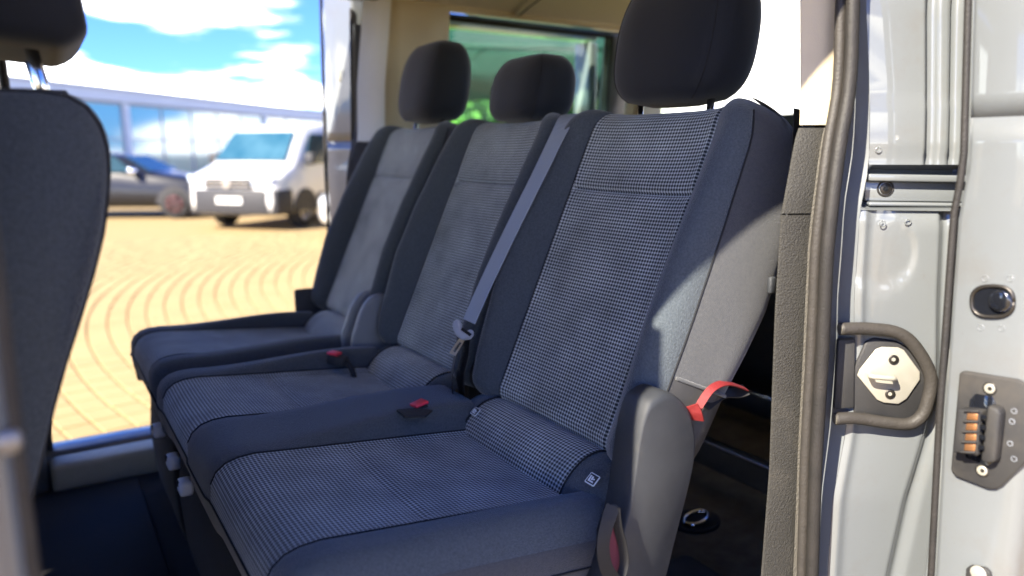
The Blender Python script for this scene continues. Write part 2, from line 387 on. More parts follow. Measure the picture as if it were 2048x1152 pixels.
def panel_van(o, fwd):
    X = frame(o, fwd)
    t = thing('parked_van', 'white panel van with dark grille and bumper parked facing us before the showroom', 'van', X(-1.6, 0, 0))
    st = [(.98, .36, .86, .74, .70, .8), (.95, .32, .98, .86, .78, .85), (.86, .28, 1.05, .95, .84, .9), (.60, .27, 1.13, .965, .86, 1.0), (.30, .27, 1.24, .97, .86, 1.1), (.0, .27, 1.56, .97, .80, 1.15),
          (-.30, .27, 1.86, .97, .75, 1.15), (-.55, .27, 1.95, .97, .76, 1.15), (-1.2, .27, 2.0, .97, .79, 1.15), (-4.1, .27, 2.0, .97, .79, 1.15), (-4.22, .3, 1.95, .94, .76, 1.15)]
    bd = shell('body', X, st, t, 'white_paint')
    ws = patch('windscreen', X, [(.30, .76, 1.26), (.30, -.76, 1.26), (-.22, -.66, 1.79), (-.22, .66, 1.79)], 'van_glass', t, .05)
    for sg in (1, -1):
        patch('side_window', X, [(-.05, sg * .955, 1.22), (-.95, sg * .955, 1.22), (-.95, sg * .845, 1.78), (-.42, sg * .85, 1.78)], 'car_glass', t, .02)
        patch('headlight', X, [(.985, sg * .50, .84), (.93, sg * .86, .88), (.88, sg * .93, 1.0), (.955, sg * .56, .95)], 'lamp_glass', t, .05)
        box_pts = [X(.02, sg * .97, 1.2), X(-.10, sg * .97, 1.2), X(-.10, sg * .97, 1.42), X(.02, sg * .97, 1.42)]
        prism('mirror', box_pts, (X(0, sg * .2, 0) - X(0, 0, 0)), 'bumper', t, bev=.03)
        wheel(t, X, 0, sg * .84, .34, .22); wheel(t, X, -3.0, sg * .84, .34, .22)
        prism('wheel_arch', [X(.42 * math.cos(a), sg * .966, .34 + .42 * math.sin(a)) for a in [math.pi * k / 12 for k in range(13)]], (X(0, sg * .02, 0) - X(0, 0, 0)), 'bumper', t, bev=0)
        prism('side_cladding', [X(-.46, sg * .966, .36), X(-2.5, sg * .966, .36), X(-2.5, sg * .966, .66), X(-.46, sg * .966, .66)], (X(0, sg * .025, 0) - X(0, 0, 0)), 'bumper', t, bev=0)
    bp = [(1.0, -.70), (1.0, .70), (.90, .95), (.55, .99), (.45, .99), (.45, .90), (.45, -.90), (.45, -.99), (.55, -.99), (.90, -.95)]
    prism('bumper', [X(x, y, .30) for x, y in bp], (0, 0, .46), 'bumper', t, bev=.03)
    patch('grille', X, [(1.0, .50, .78), (1.0, -.50, .78), (.985, -.48, .96), (.985, .48, .96)], 'bumper', t, .03)
    for z in (.82, .90): patch('grille_bar', X, [(1.035, .46, z), (1.035, -.46, z), (1.035, -.46, z + .02), (1.035, .46, z + .02)], 'chrome', t)
    prism('emblem', [X(1.04, .09 * math.cos(a), .87 + .09 * math.sin(a)) for a in [2 * math.pi * k / 16 for k in range(16)]], X(.02, 0, 0) - X(0, 0, 0), 'chrome', t, bev=0)
    patch('number_plate', X, [(1.004, .27, .50), (1.004, -.27, .50), (1.004, -.27, .62), (1.004, .27, .62)], 'plate_white', t, .015)
    return t
def saloon(o, fwd, paint, name, label, rimm):
    X = frame(o, fwd)
    t = thing(name, label, 'car', X(-1.3, 0, 0))
    st = [(.92, .34, .60, .62, .55, .55), (.88, .28, .70, .80, .70, .62), (.70, .24, .79, .89, .78, .70), (.35, .24, .88, .91, .80, .80), (-.35, .24, .97, .92, .82, .90), (-.62, .24, 1.05, .92, .76, .92),
          (-1.15, .24, 1.34, .92, .62, .94), (-1.6, .24, 1.41, .92, .60, .95), (-2.3, .24, 1.39, .92, .60, .96), (-2.9, .24, 1.22, .92, .64, .97), (-3.3, .26, 1.06, .90, .72, .97), (-3.65, .32, .98, .82, .70, .9), (-3.7, .4, .9, .74, .62, .8)]
    shell('body', X, st, t, paint)
    patch('windscreen', X, [(-.55, .72, 1.02), (-.55, -.72, 1.02), (-1.12, -.58, 1.345), (-1.12, .58, 1.345)], 'car_glass', t, .02)
    for sg in (1, -1):
        patch('side_window', X, [(-.85, sg * .885, 1.0), (-1.72, sg * .885, 1.0), (-1.72, sg * .70, 1.34), (-1.28, sg * .70, 1.33)], 'car_glass', t, .03)
        patch('side_window', X, [(-1.80, sg * .885, 1.0), (-2.72, sg * .875, 1.02), (-2.45, sg * .70, 1.31), (-1.80, sg * .70, 1.34)], 'car_glass', t, .03)
        patch('headlight', X, [(.90, sg * .50, .62), (.80, sg * .84, .64), (.70, sg * .88, .74), (.86, sg * .55, .70)], 'lamp_glass', t, .04)
        prism('mirror', [X(-.72, sg * .92, .98), X(-.88, sg * .92, .98), X(-.88, sg * .92, 1.11), X(-.72, sg * .92, 1.09)], (X(0, sg * .17, 0) - X(0, 0, 0)), 'chrome', t, bev=.03)
        patch('door_handle', X, [(-1.5, sg * .925, .90), (-1.68, sg * .925, .90), (-1.68, sg * .925, .93), (-1.5, sg * .925, .93)], 'chrome', t, .02)
        wheel(t, X, 0, sg * .82, .33, .22, rimm); wheel(t, X, -2.72, sg * .82, .33, .22, rimm)
        for xx in (0, -2.72):
            prism('wheel_arch', [X(xx + .39 * math.cos(a), sg * .905, .33 + .39 * math.sin(a)) for a in [math.pi * k / 12 for k in range(13)]], (X(0, sg * .02, 0) - X(0, 0, 0)), 'bumper', t, bev=0)
    patch('grille', X, [(.935, .40, .42), (.935, -.40, .42), (.92, -.42, .58), (.92, .42, .58)], 'bumper', t, .02)
    patch('number_plate', X, [(.957, .24, .36), (.957, -.24, .36), (.957, -.24, .46), (.957, .24, .46)], 'plate_white', t, .012)
    return t
panel_van((3.78, 14.85), (-.76, -.65))
saloon((3.05, 18.3), (.86, -.50), 'dark_paint', 'parked_car', 'dark blue saloon car parked side-on before the glass showroom', 'rim_dark')
saloon((4.95, 11.4), (-.99, -.12), 'white_paint', 'white_car', 'white car whose nose peeks past the far sliding door', 'rim')

# ------------------------------------------------------------------ behind the far quarter window and the tailgate
gz = thing('green_gazebo', 'green fabric gazebo canopy on metal legs seen through the quarter window', 'gazebo', (4.75, 7.15, 0))
gc = Vector((4.75, 7.15)); gh = 1.25
gx = Vector((math.cos(-.45), math.sin(-.45))); gy = Vector((-gx.y, gx.x))
def gp(a, b, z): q = gc + gx * a + gy * b; return Vector((q.x, q.y, z))
cor = [gp(-gh, -gh, 2.45), gp(gh, -gh, 2.45), gp(gh, gh, 2.45), gp(-gh, gh, 2.45)]
for i in range(4):
    a, b = cor[i], cor[(i + 1) % 4]; ap = gp(0, 0, 3.25)
    rows = [[a.lerp(b, k / 8).lerp(ap, j / 6) - Vector((0, 0, .10 * math.sin(math.pi * j / 6) + .05 * math.sin(math.pi * k / 8) * (1 - j / 6))) for k in range(9)] for j in range(7)]
    mk('canopy_panel', *grid(rows), 'canopy', gz, solid=.01)
    rows = [[a.lerp(b, k / 16) - Vector((0, 0, .32 * j / 3 + (.03 if j == 3 and k % 2 else 0) + .05 * math.sin(math.pi * k / 16))) + Vector((.02 * math.sin(k), .02 * math.cos(k), 0)) * (j / 3) for k in range(17)] for j in range(4)]
    mk('valance', *grid(rows), 'canopy', gz, solid=.008)
    tube('frame_bar', [a - Vector((0, 0, .05)), b - Vector((0, 0, .05))], .022, 'canopy_trim', gz, n=6, sm=1)
    tube('frame_bar', [a - Vector((0, 0, .05)), ap - Vector((0, 0, .08))], .02, 'canopy_trim', gz, n=6, sm=1)
    tube('leg', [a, Vector((a.x, a.y, 0))], .03, 'pole', gz, n=8, sm=1)
    tube('brace', [a - Vector((0, 0, .55)), a.lerp(b, .3) - Vector((0, 0, .05))], .018, 'canopy_trim', gz, n=6, sm=1)
def rbox(name, c, d, lx, ly, z0, z1, m, par, bev=0):
    d = Vector(d).normalized(); e = Vector((-d.y, d.x)); c = Vector(c)
    q = [c + d * a * lx / 2 + e * b * ly / 2 for a, b in ((-1, -1), (1, -1), (1, 1), (-1, 1))]
    return prism(name, [Vector((p.x, p.y, z0)) for p in q], (0, 0, z1 - z0), m, par, bev=bev)
hs = thing('cream_house', 'cream rendered house with grey roof and shutters beyond the quarter window', 'house', (13.5, 16.5, 0))
hd = (.80, -.60)
rbox('wall', (13.5, 16.5), hd, 7, 5, 0, 3.0, 'cream_wall', hs)
d2 = Vector(hd); e2 = Vector((.60, .80)); c2 = Vector((13.5, 16.5))
def hp(a, b, z): q = c2 + d2 * a + e2 * b; return Vector((q.x, q.y, z))
for sg in (-1, 1):
    prism('roof', [hp(-3.9, sg * 2.9, 2.85), hp(3.9, sg * 2.9, 2.85), hp(3.9, 0, 5.0), hp(-3.9, 0, 5.0)], (0, 0, .16), 'roof_grey', hs, bev=0)
for a in (-2.3, -.1, 2.1):
    wn = prism('window', [hp(a - .5, -2.503, 1.0), hp(a + .5, -2.503, 1.0), hp(a + .5, -2.503, 2.2), hp(a - .5, -2.503, 2.2)], -e2.to_3d() * .06, 'white_paint', hs, bev=0)
    prism('pane', [hp(a - .42, -2.565, 1.08), hp(a + .42, -2.565, 1.08), hp(a + .42, -2.565, 2.12), hp(a - .42, -2.565, 2.12)], -e2.to_3d() * .01, 'car_glass', wn, bev=0)
# white building in full sun behind the open tailgate
wb = thing('white_shed', 'sun-bleached white clad shed behind the open tailgate', 'shed', (10.9, 7.6, 0))
wd_ = Vector((.62, -.785)); we = Vector((-.785, -.62)); wc = Vector((10.6, 7.5))
def wp(a, b, z): q = wc + wd_ * a + we * b; return Vector((q.x, q.y, z))
prism('wall', [wp(-3.2, 0, 0), wp(4.5, 0, 0), wp(4.5, -5, 0), wp(-3.2, -5, 0)], (0, 0, 5.2), 'white_wall', wb, bev=0)
for k in range(19):
    a = -3.2 + k * .41
    prism('cladding_panel', [wp(a, .002, .1), wp(a + .40, .002, .1), wp(a + .40, .002, 5.1), wp(a, .002, 5.1)], we.to_3d() * .03, 'white_wall', wb, bev=.004)
prism('roof', [wp(-3.4, .3, 5.204), wp(4.7, .3, 5.204), wp(4.7, -5.2, 5.204), wp(-3.4, -5.2, 5.204)], (0, 0, .15), 'roof_grey', wb, bev=0)

def tree(name, label, x, y, h, rx, m, nleaf, seed, low=.25):
    rnd = random.Random(seed)
    t = thing(name, label, 'tree', (x, y, 0), 'trees beyond the gazebo')
    tr = tube('trunk', [(x, y, 0), (x + .05, y, h * .3), (x - .05, y + .05, h * .6), (x, y, h * .85)], lambda q: .16 * (1 - q * .8), 'bark', t, n=8)
    cl = []
    for k in range(9):
        a = rnd.uniform(0, 6.28); z = h * rnd.uniform(low + .1, .9); rr = rx * rnd.uniform(.3, .8)
        p = Vector((x + rr * math.cos(a), y + rr * math.sin(a), z)); cl.append((p, rx * rnd.uniform(.3, .5)))
        tube('limb', [(x, y, z * .7), p.lerp(Vector((x, y, z * .8)), .4), p], lambda q: .05 * (1 - q * .7), 'bark', t, n=5, sm=3)
    V, F = [], []
    for k in range(nleaf):
        p, rr = rnd.choice(cl)
        d = Vector((rnd.gauss(0, 1), rnd.gauss(0, 1), rnd.gauss(0, 1))).normalized() * rr * rnd.random() ** .4
        c = p + d; u = Vector((rnd.gauss(0, 1), rnd.gauss(0, 1), rnd.gauss(0, 1))).normalized(); v = u.orthogonal().normalized(); s_ = rnd.uniform(.07, .15)
        b = len(V); V += [c - u * s_, c + v * s_ * .5, c + u * s_, c - v * s_ * .5]; F.append((b, b + 1, b + 2, b + 3))
    mk('crown', V, F, m, t, smooth=False, recalc=False)
    return t
tree('broadleaf_tree', 'bright green tree standing beyond the left of the gazebo', 7.2, 11.4, 3.6, 1.9, 'leaf', 7000, 1, .05)
tree('broadleaf_tree', 'darker green tree standing right behind the gazebo', 9.2, 11.2, 4.6, 2.0, 'leaf_b', 7000, 2, .05)
tree('broadleaf_tree', 'pale green tree standing beside the cream house', 11.4, 12.4, 3.2, 1.4, 'leaf', 4500, 3, .05)
V, F = [], []; rnd = random.Random(5)
for k in range(9000):
    q = rnd.random(); c = Vector((4.9 + q * 3.6, 9.8 - q * .6, 0)) + Vector((rnd.gauss(0, .25), rnd.gauss(0, .25), rnd.uniform(.05, 1.75)))
    u = Vector((rnd.gauss(0, 1), rnd.gauss(0, 1), rnd.gauss(0, 1))).normalized(); v = u.orthogonal().normalized(); s_ = rnd.uniform(.05, .1)
    b = len(V); V += [c - u * s_, c + v * s_ * .5, c + u * s_, c - v * s_ * .5]; F.append((b, b + 1, b + 2, b + 3))
tag(mk('hedge', V, F, 'leaf', None, smooth=False, recalc=False), 'clipped bright green hedge running behind the gazebo', 'hedge')

# ------------------------------------------------------------------ THE VAN WE LOOK INTO (front is towards -X, near side at small Y, centre line Y = 1.40)
VAN = thing('passenger_van', 'grey passenger van with both sliding doors open around the rear seats', 'van', (.6, 1.40, 0))
FLOOR = .53
def mY(y, mir): return 2.80 - y if mir else y
def tum(z): return .08 * max(0, z - 1.35)
SEALX = [(.45, .90), (.80, .892), (.995, .878), (1.139, .874), (1.289, .867), (1.405, .875), (1.487, .889), (1.589, .88), (1.8, .875)]
IX = [(.45, .905), (.80, .911), (.919, .908), (1.012, .925), (1.134, .929), (1.206, .919), (1.327, .915), (1.386, .927), (1.48, .915), (1.587, .892), (1.8, .88)]
OX = [(.45, 1.06), (.795, 1.051), (1.032, 1.025), (1.322, 1.004), (1.386, 1.015), (1.584, .984), (1.8, .97)]
TX = [(.45, .885), (.764, .879), (.968, .883), (1.196, .872), (1.323, .872), (1.419, .892), (1.439, .901), (1.601, .883), (1.8, .88)]
def zs_(a, b, n): return [lerp(a, b, i / n) for i in range(n + 1)]
def shiftx(tab, z, y0): return interp(tab, z) * (y0 + tum(z)) / y0
def sheet(name, zs, cols, fn, m, par, mir, solid=0, bev=0):
    rows = [[Vector((p[0], mY(p[1], mir), p[2])) for p in (fn(z, c) for c in cols)] for z in zs]
    return mk(name, *grid(rows), m, par, solid=solid)
JN = Vector((-.625, -.78, 0))            # outward normal of the door jamb
def jamb_base(z, c):
    a = Vector((shiftx(IX, z, .57), .57 + tum(z), z)); b = Vector((shiftx(OX, z, .49), .49 + tum(z), z))
    return a.lerp(b, c)
def jamb_low(z, c):
    d = 0
    c0 = interp([(.6, .50), (.80, .62), (.92, .74), (1.03, .90), (1.10, .97), (1.20, .93), (1.33, .90)], z)
    d -= .012 * sst(c0 - .09, c0 + .01, c) - .006 * sst(c0 + .01, c0 + .14, c)
    d += .004 * math.exp(-((c - .06) / .05) ** 2)
    q = math.hypot((c - .24) * .13, z - 1.27); d -= .003 * (sst(.055, .045, q) if False else (1 - sst(.043, .052, q)))   # pressed round boss
    d -= .006 * math.exp(-((z - 1.324) / .008) ** 2)
    return jamb_base(z, c) + JN * d
def jamb_up(z, c):
    d = .0
    d -= .010 * sst(.56, .60, c) - .008 * sst(.66, .72, c) + .010 * sst(.80, .84, c) - .012 * sst(.90, .97, c)
    d -= .004 * math.exp(-((z - 1.392) / .008) ** 2)
    if z < 1.52: d += .0015 * (1 - sst(1.46, 1.47, z))
    return jamb_base(z, c) + JN * d
def strip(z, c):
    a = Vector((shiftx(SEALX, z, .585) - .01, .592 + tum(z), z)); b = jamb_base(z, 0)
    m_ = Vector((b.x - .014, .618 + tum(z), z))
    return a.lerp(m_, c / .5) if c < .5 else m_.lerp(b, (c - .5) / .5)
fc = [i / 48 for i in range(49)]; fc12 = [i / 12 for i in range(13)]
for mir in (0, 1):
    jm = sheet('door_jamb', zs_(.50, 1.327, 80), fc, jamb_low, 'paint', VAN, mir)
    sheet('upper_jamb', zs_(1.386, 1.86, 44), fc, jamb_up, 'paint', jm, mir)
    sheet('seal_flange', zs_(.50, 1.86, 50), fc12, strip, 'paint', jm, mir)
    # rail pocket between the two jamb halves
    def pocket(z, c):
        t = (z - 1.327) / .059
        dep = -.035 * min(1, min(t, 1 - t) / .12) * sst(0, .10, c)
        return jamb_base(z, c) + JN * dep
    sheet('rail_pocket', [1.327 + .059 * t for t in (0, .03, .06, .09, .12, .3, .5, .7, .88, .91, .94, .97, 1)], fc, pocket, 'paint', jm, mir)
    # two door seals: a grooved inner lip and a fat black outer bulb
    tube('door_seal', [Vector((shiftx(SEALX, z, .585) - .029, mY(.578 + tum(z), mir), z)) for z in zs_(.50, 1.86, 28)], .0064, 'rubber_brown', VAN, sm=2, sq=1.1)
    tube('door_seal', [Vector((shiftx(SEALX, z, .585) - .030, mY(.561 + tum(z), mir), z)) for z in zs_(.50, 1.86, 28)], .0074, 'rubber', VAN, sm=2, sq=1.15)
    # pillar trim facing forward
    def trim(z, c):
        a = Vector((shiftx(TX, z, .66) * .615 / .66, .615 + tum(z), z)); b = Vector((shiftx(SEALX, z, .585) - .006, .590 + tum(z), z))
        p = a.lerp(b, c); p.x -= .006 * math.sin(math.pi * min(1, c)) ** .6
        if c <= 0: p += Vector((.07, .045, 0))
        return p
    zb = 1.435
    seam_z = 1.323
    tc_ = [0] + [.02 + .76 * i / 10 for i in range(11)]; te_ = [.785 + .215 * i / 5 for i in range(6)]
    lt = sheet('pillar_trim', zs_(.55, seam_z - .001, 40), tc_, trim, 'trim_dark', VAN, mir)
    sheet('pillar_trim_upper', zs_(seam_z + .001, zb - .002, 10), tc_, trim, 'trim_dark', lt, mir)
    sheet('trim_lit_edge', zs_(.55, zb - .002, 40), te_, trim, 'trim_lit_edge', lt, mir)
    sheet('pillar_cover', zs_(zb + .002, 1.86, 26), [0] + [.02 + .98 * i / 14 for i in range(15)], trim, 'cover_grey' if mir else 'trim_beige', VAN, mir)
    # sill
    s1 = box('sill', (-.05, mY(.44, mir), .40), (1.0, mY(.545, mir), .605), 'paint', VAN, bev=.02)
    box('sill_trim', (-.03, mY(.548, mir), .44), (.92, mY(.64, mir), .598 if mir else .535), 'sill_trim' if mir else 'black_plastic', s1, bev=.015)
    # roof rail over the door opening
    prism('roof_rail', [(-.1, mY(.499, mir), 1.866), (-.1, mY(.58, mir), 1.850), (-.1, mY(.68, mir), 1.84), (-.1, mY(.70, mir), 1.90), (-.1, mY(.56, mir), 1.95)], (1.08, 0, 0), 'paint', VAN, bev=.01)
    # B pillar: outer skin, stepped jamb
    prof = [(x - .008, y) for x, y in [(-.35, .60), (-.35, .475), (-.060, .475), (-.046, .480), (-.040, .492), (-.024, .497), (-.018, .503), (-.016, .515), (-.03, .53), (-.03, .62), (-.12, .66)]]
    rows = [[Vector((x - (.02 * max(0, z - 1.5)), mY(y + tum(z), mir), z)) for x, y in prof] for z in zs_(.42, 1.85, 30)]
    bp_ = mk('door_pillar', *grid(rows, True, True), 'paint', VAN, bev=0)
    tube('pillar_seal', [Vector((-.0355 - (.02 * max(0, z - 1.5)), mY(.5005 + tum(z), mir), z)) for z in zs_(.45, 1.82, 24)], .0045, 'rubber', bp_, sm=1)
    tube('pillar_seal', [Vector((-.0255 - (.02 * max(0, z - 1.5)), mY(.520 + tum(z), mir), z)) for z in zs_(.45, 1.82, 24)], .0075, 'rubber_brown', bp_, sm=1)
    # outer quarter panel behind the jamb
    def holey(name, xs, zs, hole, fy, m, par, solid):
        rows = [[Vector((x, fy(x, z), z)) for x in xs] for z in zs]
        V, F = grid(rows); n = len(xs) - 1
        keep = [i for i in range(len(F)) if not any(h[0] < (xs[i % n] + xs[i % n + 1]) / 2 < h[1] and h[2] < (zs[i // n] + zs[i // n + 1]) / 2 < h[3] for h in hole)]
        V, F, _ = sub(V, F, keep)
        return mk(name, V, F, m, par, solid=solid)
    holes = [(1.14, 1.90, 1.47, 1.835)]
    xs = [.99, 1.06, 1.14, 1.30, 1.5, 1.65, 1.80, 1.9, 2.0, 2.12]; zq = [.42, .6, .9, 1.2, 1.35, 1.47, 1.6, 1.72, 1.835, 1.86]
    holey('quarter_panel', xs, zq, holes, lambda x, z: mY(.47 + tum(z) + .012 * ((z - 1) ** 2), mir), 'paint', VAN, .01)
    xi = [.90 + .02, .98, 1.06, 1.14, 1.30, 1.5, 1.65, 1.80, 1.9, 2.0, 2.08]
    if mir:
        holey('quarter_trim', xi, [1.44, 1.47, 1.53, 1.6, 1.7, 1.78, 1.835, 1.87], holes, lambda x, z: mY(.62 + .12 * max(0, z - 1.35), mir), 'trim_beige', VAN, .012)
        holey('cargo_trim', xi, [.53, .8, 1.1, 1.3, 1.438], [], lambda x, z: mY(.615, mir), 'black_plastic', VAN, .012)
        gl = mk('quarter_window', *grid([[Vector((x, mY(.50 + tum(z), mir), z)) for x in (1.12, 1.46, 1.92)] for z in (1.45, 1.65, 1.85)]), 'quarter_glass', VAN, smooth=False)
        tube('window_seal', [Vector((x, mY(.50 + tum(z) + .02, mir), z)) for x, z in ((1.14, 1.47), (1.14, 1.835), (1.90, 1.835), (1.90, 1.47), (1.14, 1.47))], .008, 'rubber', gl, sm=1, n=6)
    else:
        holey('cargo_trim', [.92, .98, 1.06, 1.14, 1.3, 1.65, 1.90, 2.08], [.53, .8, 1.1, 1.3, 1.47, 1.6, 1.75, 1.835, 1.87], holes, lambda x, z: mY(.635 + tum(z) * 1.2, mir), 'black_plastic', VAN, .012)
    # cab door, closed
    hw = [(-1.0, -.20, 1.27, 1.74)]
    cdoor = holey('front_door', [-1.98, -1.0, -.8, -.5, -.20, -.112], [.42, .7, 1.0, 1.2, 1.27, 1.5, 1.74, 1.84], hw, lambda x, z: mY(.466 + tum(z) + .012 * ((z - 1) ** 2), mir), 'paint', VAN, .05)
    mk('door_glass', [Vector((x, mY(.485 + tum(z), mir), z)) for x, z in ((-1.02, 1.25), (-.18, 1.25), (-.18, 1.76), (-1.02, 1.76))], [(0, 1, 2, 3)], 'screen_glass', cdoor, smooth=False)
    # wheels
    Xw = lambda x, y, z: Vector((x, y, z))
    wheel(VAN, Xw, -1.95, mY(.58, mir), .32, .2); wheel(VAN, Xw, 1.35, mY(.58, mir), .32, .2)

# roof, headliner, floor, tailgate, bonnet
def arch(y0, z0, z1, n=18):
    out_ = []
    for i in range(n + 1):
        u = -1 + 2 * i / n; out_.append((1.40 + u * (1.40 - y0), z0 + (z1 - z0) * (1 - abs(u) ** 3.2)))
    return out_
mk('roof', *grid([[Vector((x, y, z - .05 * max(0, -x - .8))) for y, z in arch(.497, 1.872, 2.05)] for x in zs_(-1.70, 2.16, 18)]), 'paint', VAN, solid=.012)  # front edge stretched forward out of view to block sun through the windscreen
hl = mk('headliner', *grid([[Vector((x, y, z - .05 * max(0, -x - .8))) for y, z in arch(.665, 1.845, 1.925)] for x in zs_(-1.66, 2.10, 38)]), 'headliner', VAN)
ha = arch(.665, 1.845, 1.925)
tube('headliner_seam', [Vector((1.395, y, z - .004)) for y, z in ha], .005, 'seam', hl, sm=1, n=6)
tube('headliner_bead', [Vector((1.383, y, z - .005)) for y, z in ha], .007, 'headliner', hl, sm=1, n=6)
fl = box('floor_panel', (-1.2, .60, .46), (2.1, 2.20, FLOOR), 'carpet', VAN, bev=.005)
box('rubber_mat', (-.42, 1.15, FLOOR + .001), (.165, 2.12, FLOOR + .012), 'mat_rubber', fl, bev=.004)
box('cargo_floor', (.98, .645, FLOOR + .001), (2.08, 2.165, FLOOR + .012), 'cargo_carpet', VAN, bev=.004)
# tailgate: dark lower panel and glass
tg = prism('tailgate', [(2.10, .60, .5), (2.16, .60, .5), (2.13, .60, 1.50), (2.07, .60, 1.53)], (0, 1.60, 0), 'black_plastic', VAN, bev=.01)
mk('tailgate_glass', [(2.12, .55, 1.50), (2.12, 2.25, 1.50), (2.02, 2.20, 1.90), (2.02, .60, 1.90)], [(0, 1, 2, 3)], 'screen_glass', tg, smooth=False)
for y in (.66, 2.14):
    prism('rear_pillar', [(1.93, y - .05, .53), (2.09, y - .05, .53), (2.06, y - .05, 1.45), (1.93, y - .05, 1.45)], (0, .10, 0), 'black_plastic', VAN, bev=.012)
    prism('rear_pillar_cover', [(1.935, y - .04, 1.4505), (2.055, y - .04, 1.4505), (2.0, y - .03, 1.88), (1.935, y - .03, 1.88)], (0, .08, 0), 'trim_beige', VAN, bev=.012)
prism('bonnet', [(-1.98, .52, .5), (-1.98, .52, 1.20), (-2.2, .52, 1.08), (-2.4, .56, .9), (-2.48, .6, .5)], (0, 1.76, 0), 'paint', VAN, bev=.05)
mk('windscreen', [(-2.0, .54, 1.2), (-2.0, 2.26, 1.2), (-1.70, 2.26, 1.80), (-1.70, .54, 1.80)], [(0, 1, 2, 3)], 'screen_glass', VAN, smooth=False)
box('dashboard', (-1.74, .62, .53), (-1.15, 2.18, 1.15), 'black_plastic', VAN, bev=.03)

# open sliding doors
DX = .90
def door(mir):
    IY = [(.45, .415), (.882, .42), (1.076, .43), (1.33, .439), (1.387, .434), (1.568, .448), (1.85, .47)]
    def part_(z0, z1, n, xr):
        rows = []
        for z in zs_(z0, z1, n):
            yi = interp(IY, z); t = tum(z) * .6; yo = .335 + t
            pr = [(DX + .012, yi + .004), (DX + .003, yi), (DX, yi - .006), (DX, lerp(yi, yo, .5)), (DX, yo + .014), (DX + .004, yo + .004), (DX + .014, yo), (DX + xr * .5, yo - .012 * xr), (DX + xr, yo), (DX + xr, yi + .003), (DX + xr * .5, yi + .004)]
            if mir: pr = [(x - .055 * sst(yi - .003, yo, y) * (1 - sst(DX + .02, DX + .15, x)), y) for x, y in pr]
            rows.append([Vector((x, mY(y, mir), z)) for x, y in pr])
        return grid(rows, True, True)
    d = mk('sliding_door', *part_(.46, 1.44, 34, 1.0), 'paint', VAN)
    mk('window_stile', *part_(1.4402, 1.95 if mir else 1.86, 16, .16), 'paint', d)
    box('window_stile', (1.88, mY(.352, mir), 1.4402), (1.92, mY(.45, mir), 1.83), 'paint', d, bev=.006)
    box('window_rail', (1.0602, mY(.352, mir), 1.838), (1.92, mY(.45, mir), 1.86), 'paint', d, bev=.006)
    mk('door_window', [(1.05, mY(.36, mir), 1.43), (1.90, mY(.36, mir), 1.43), (1.90, mY(.37, mir), 1.85), (1.05, mY(.37, mir), 1.85)], [(0, 1, 2, 3)], 'quarter_glass', d, smooth=False)
    # the door's dark gasket
    tube('gasket', [Vector((DX - .001, mY(interp(IY, z) + .004, mir), z)) for z in zs_(.47, 1.85, 40)], .0042, 'rubber', d, sm=1, n=8)
    if mir: tube('leading_edge_seal', [Vector((DX - .056, mY(.333 + tum(z) * .6, mir), z)) for z in zs_(.47, 1.94, 40)], .006, 'rubber', d, sm=1, n=8)
    return d
SD = door(0); FD = door(1)
print('part 1 done')

# ------------------------------------------------------------------ hardware on the near door edge
def dp(x, y, off=0.0): return at(x, y, 0, DX - off)
MX = Vector((-1, 0, 0))
cp = prism('contact_plate', [dp(*p) for p in ((1922, 745), (1932, 740), (2040, 757), (2075, 775), (2075, 905), (2008, 972), (1996, 978), (1980, 977), (1915, 952), (1905, 938))], MX * .006, 'black_plastic', SD, bev=.003)
prism('plate_recess', [dp(*p, .0062) for p in ((1940, 800), (1952, 787), (1985, 792), (1992, 806), (1985, 925), (1975, 932), (1932, 915), (1930, 900))], MX * .0012, 'black_gloss', SD, bev=.0006)
prism('contact_housing', [dp(*p, .0075) for p in ((1988, 806), (2008, 812), (2014, 822), (2003, 918), (1990, 922), (1974, 915))], MX * .016, 'black_plastic', SD, bev=.003)
prism('contact_block', [dp(*p, .0075) for p in ((1932, 812), (1976, 818), (1972, 905), (1922, 897))], MX * .020, 'black_plastic', SD, bev=.002)
for k in range(4):
    y = 826 + k * 20.5
    prism('copper_contact', [dp(x - k * 1.6, yy, .0277) for x, yy in ((1936, y), (1957, y + 1), (1956, y + 14), (1934, y + 13))], MX * .002, 'copper', SD, bev=.0006)
    prism('contact_slot', [dp(x - k * 1.6, yy, .0276) for x, yy in ((1962, y + 3), (1974, y + 4), (1973, y + 12), (1961, y + 11))], MX * .0008, 'black_gloss', SD, bev=0)
for k in range(5):
    y = 819 + k * 20.5
    prism('contact_rib', [dp(x - k * 1.6, yy, .0277) for x, yy in ((1930, y), (1960, y + 1), (1960, y + 5), (1929, y + 4))], MX * .0035, 'black_plastic', SD, bev=.0008)
for x, y in ((1980, 777), (1965, 941)):
    cyl('screw_washer', dp(x, y, .006), MX, .0075, .0015, 'steel_dark', SD)
    sc = cyl('screw_head', dp(x, y, .0075), MX, .0058, .0022, 'zinc', SD)
    prism('screw_socket', disc(dp(x, y, .0098), MX, .0024, 6), MX * .0006, 'steel_dark', SD, bev=0)
for x, y in ((2028, 822), (2020, 887), (2028, 918), (2024, 843)):
    tube('water_spot', disc(dp(x, y, .0064), MX, .0028, 10) + [disc(dp(x, y, .0064), MX, .0028, 10)[0]], .0003, 'tongue_plastic', SD, n=4, sm=1)
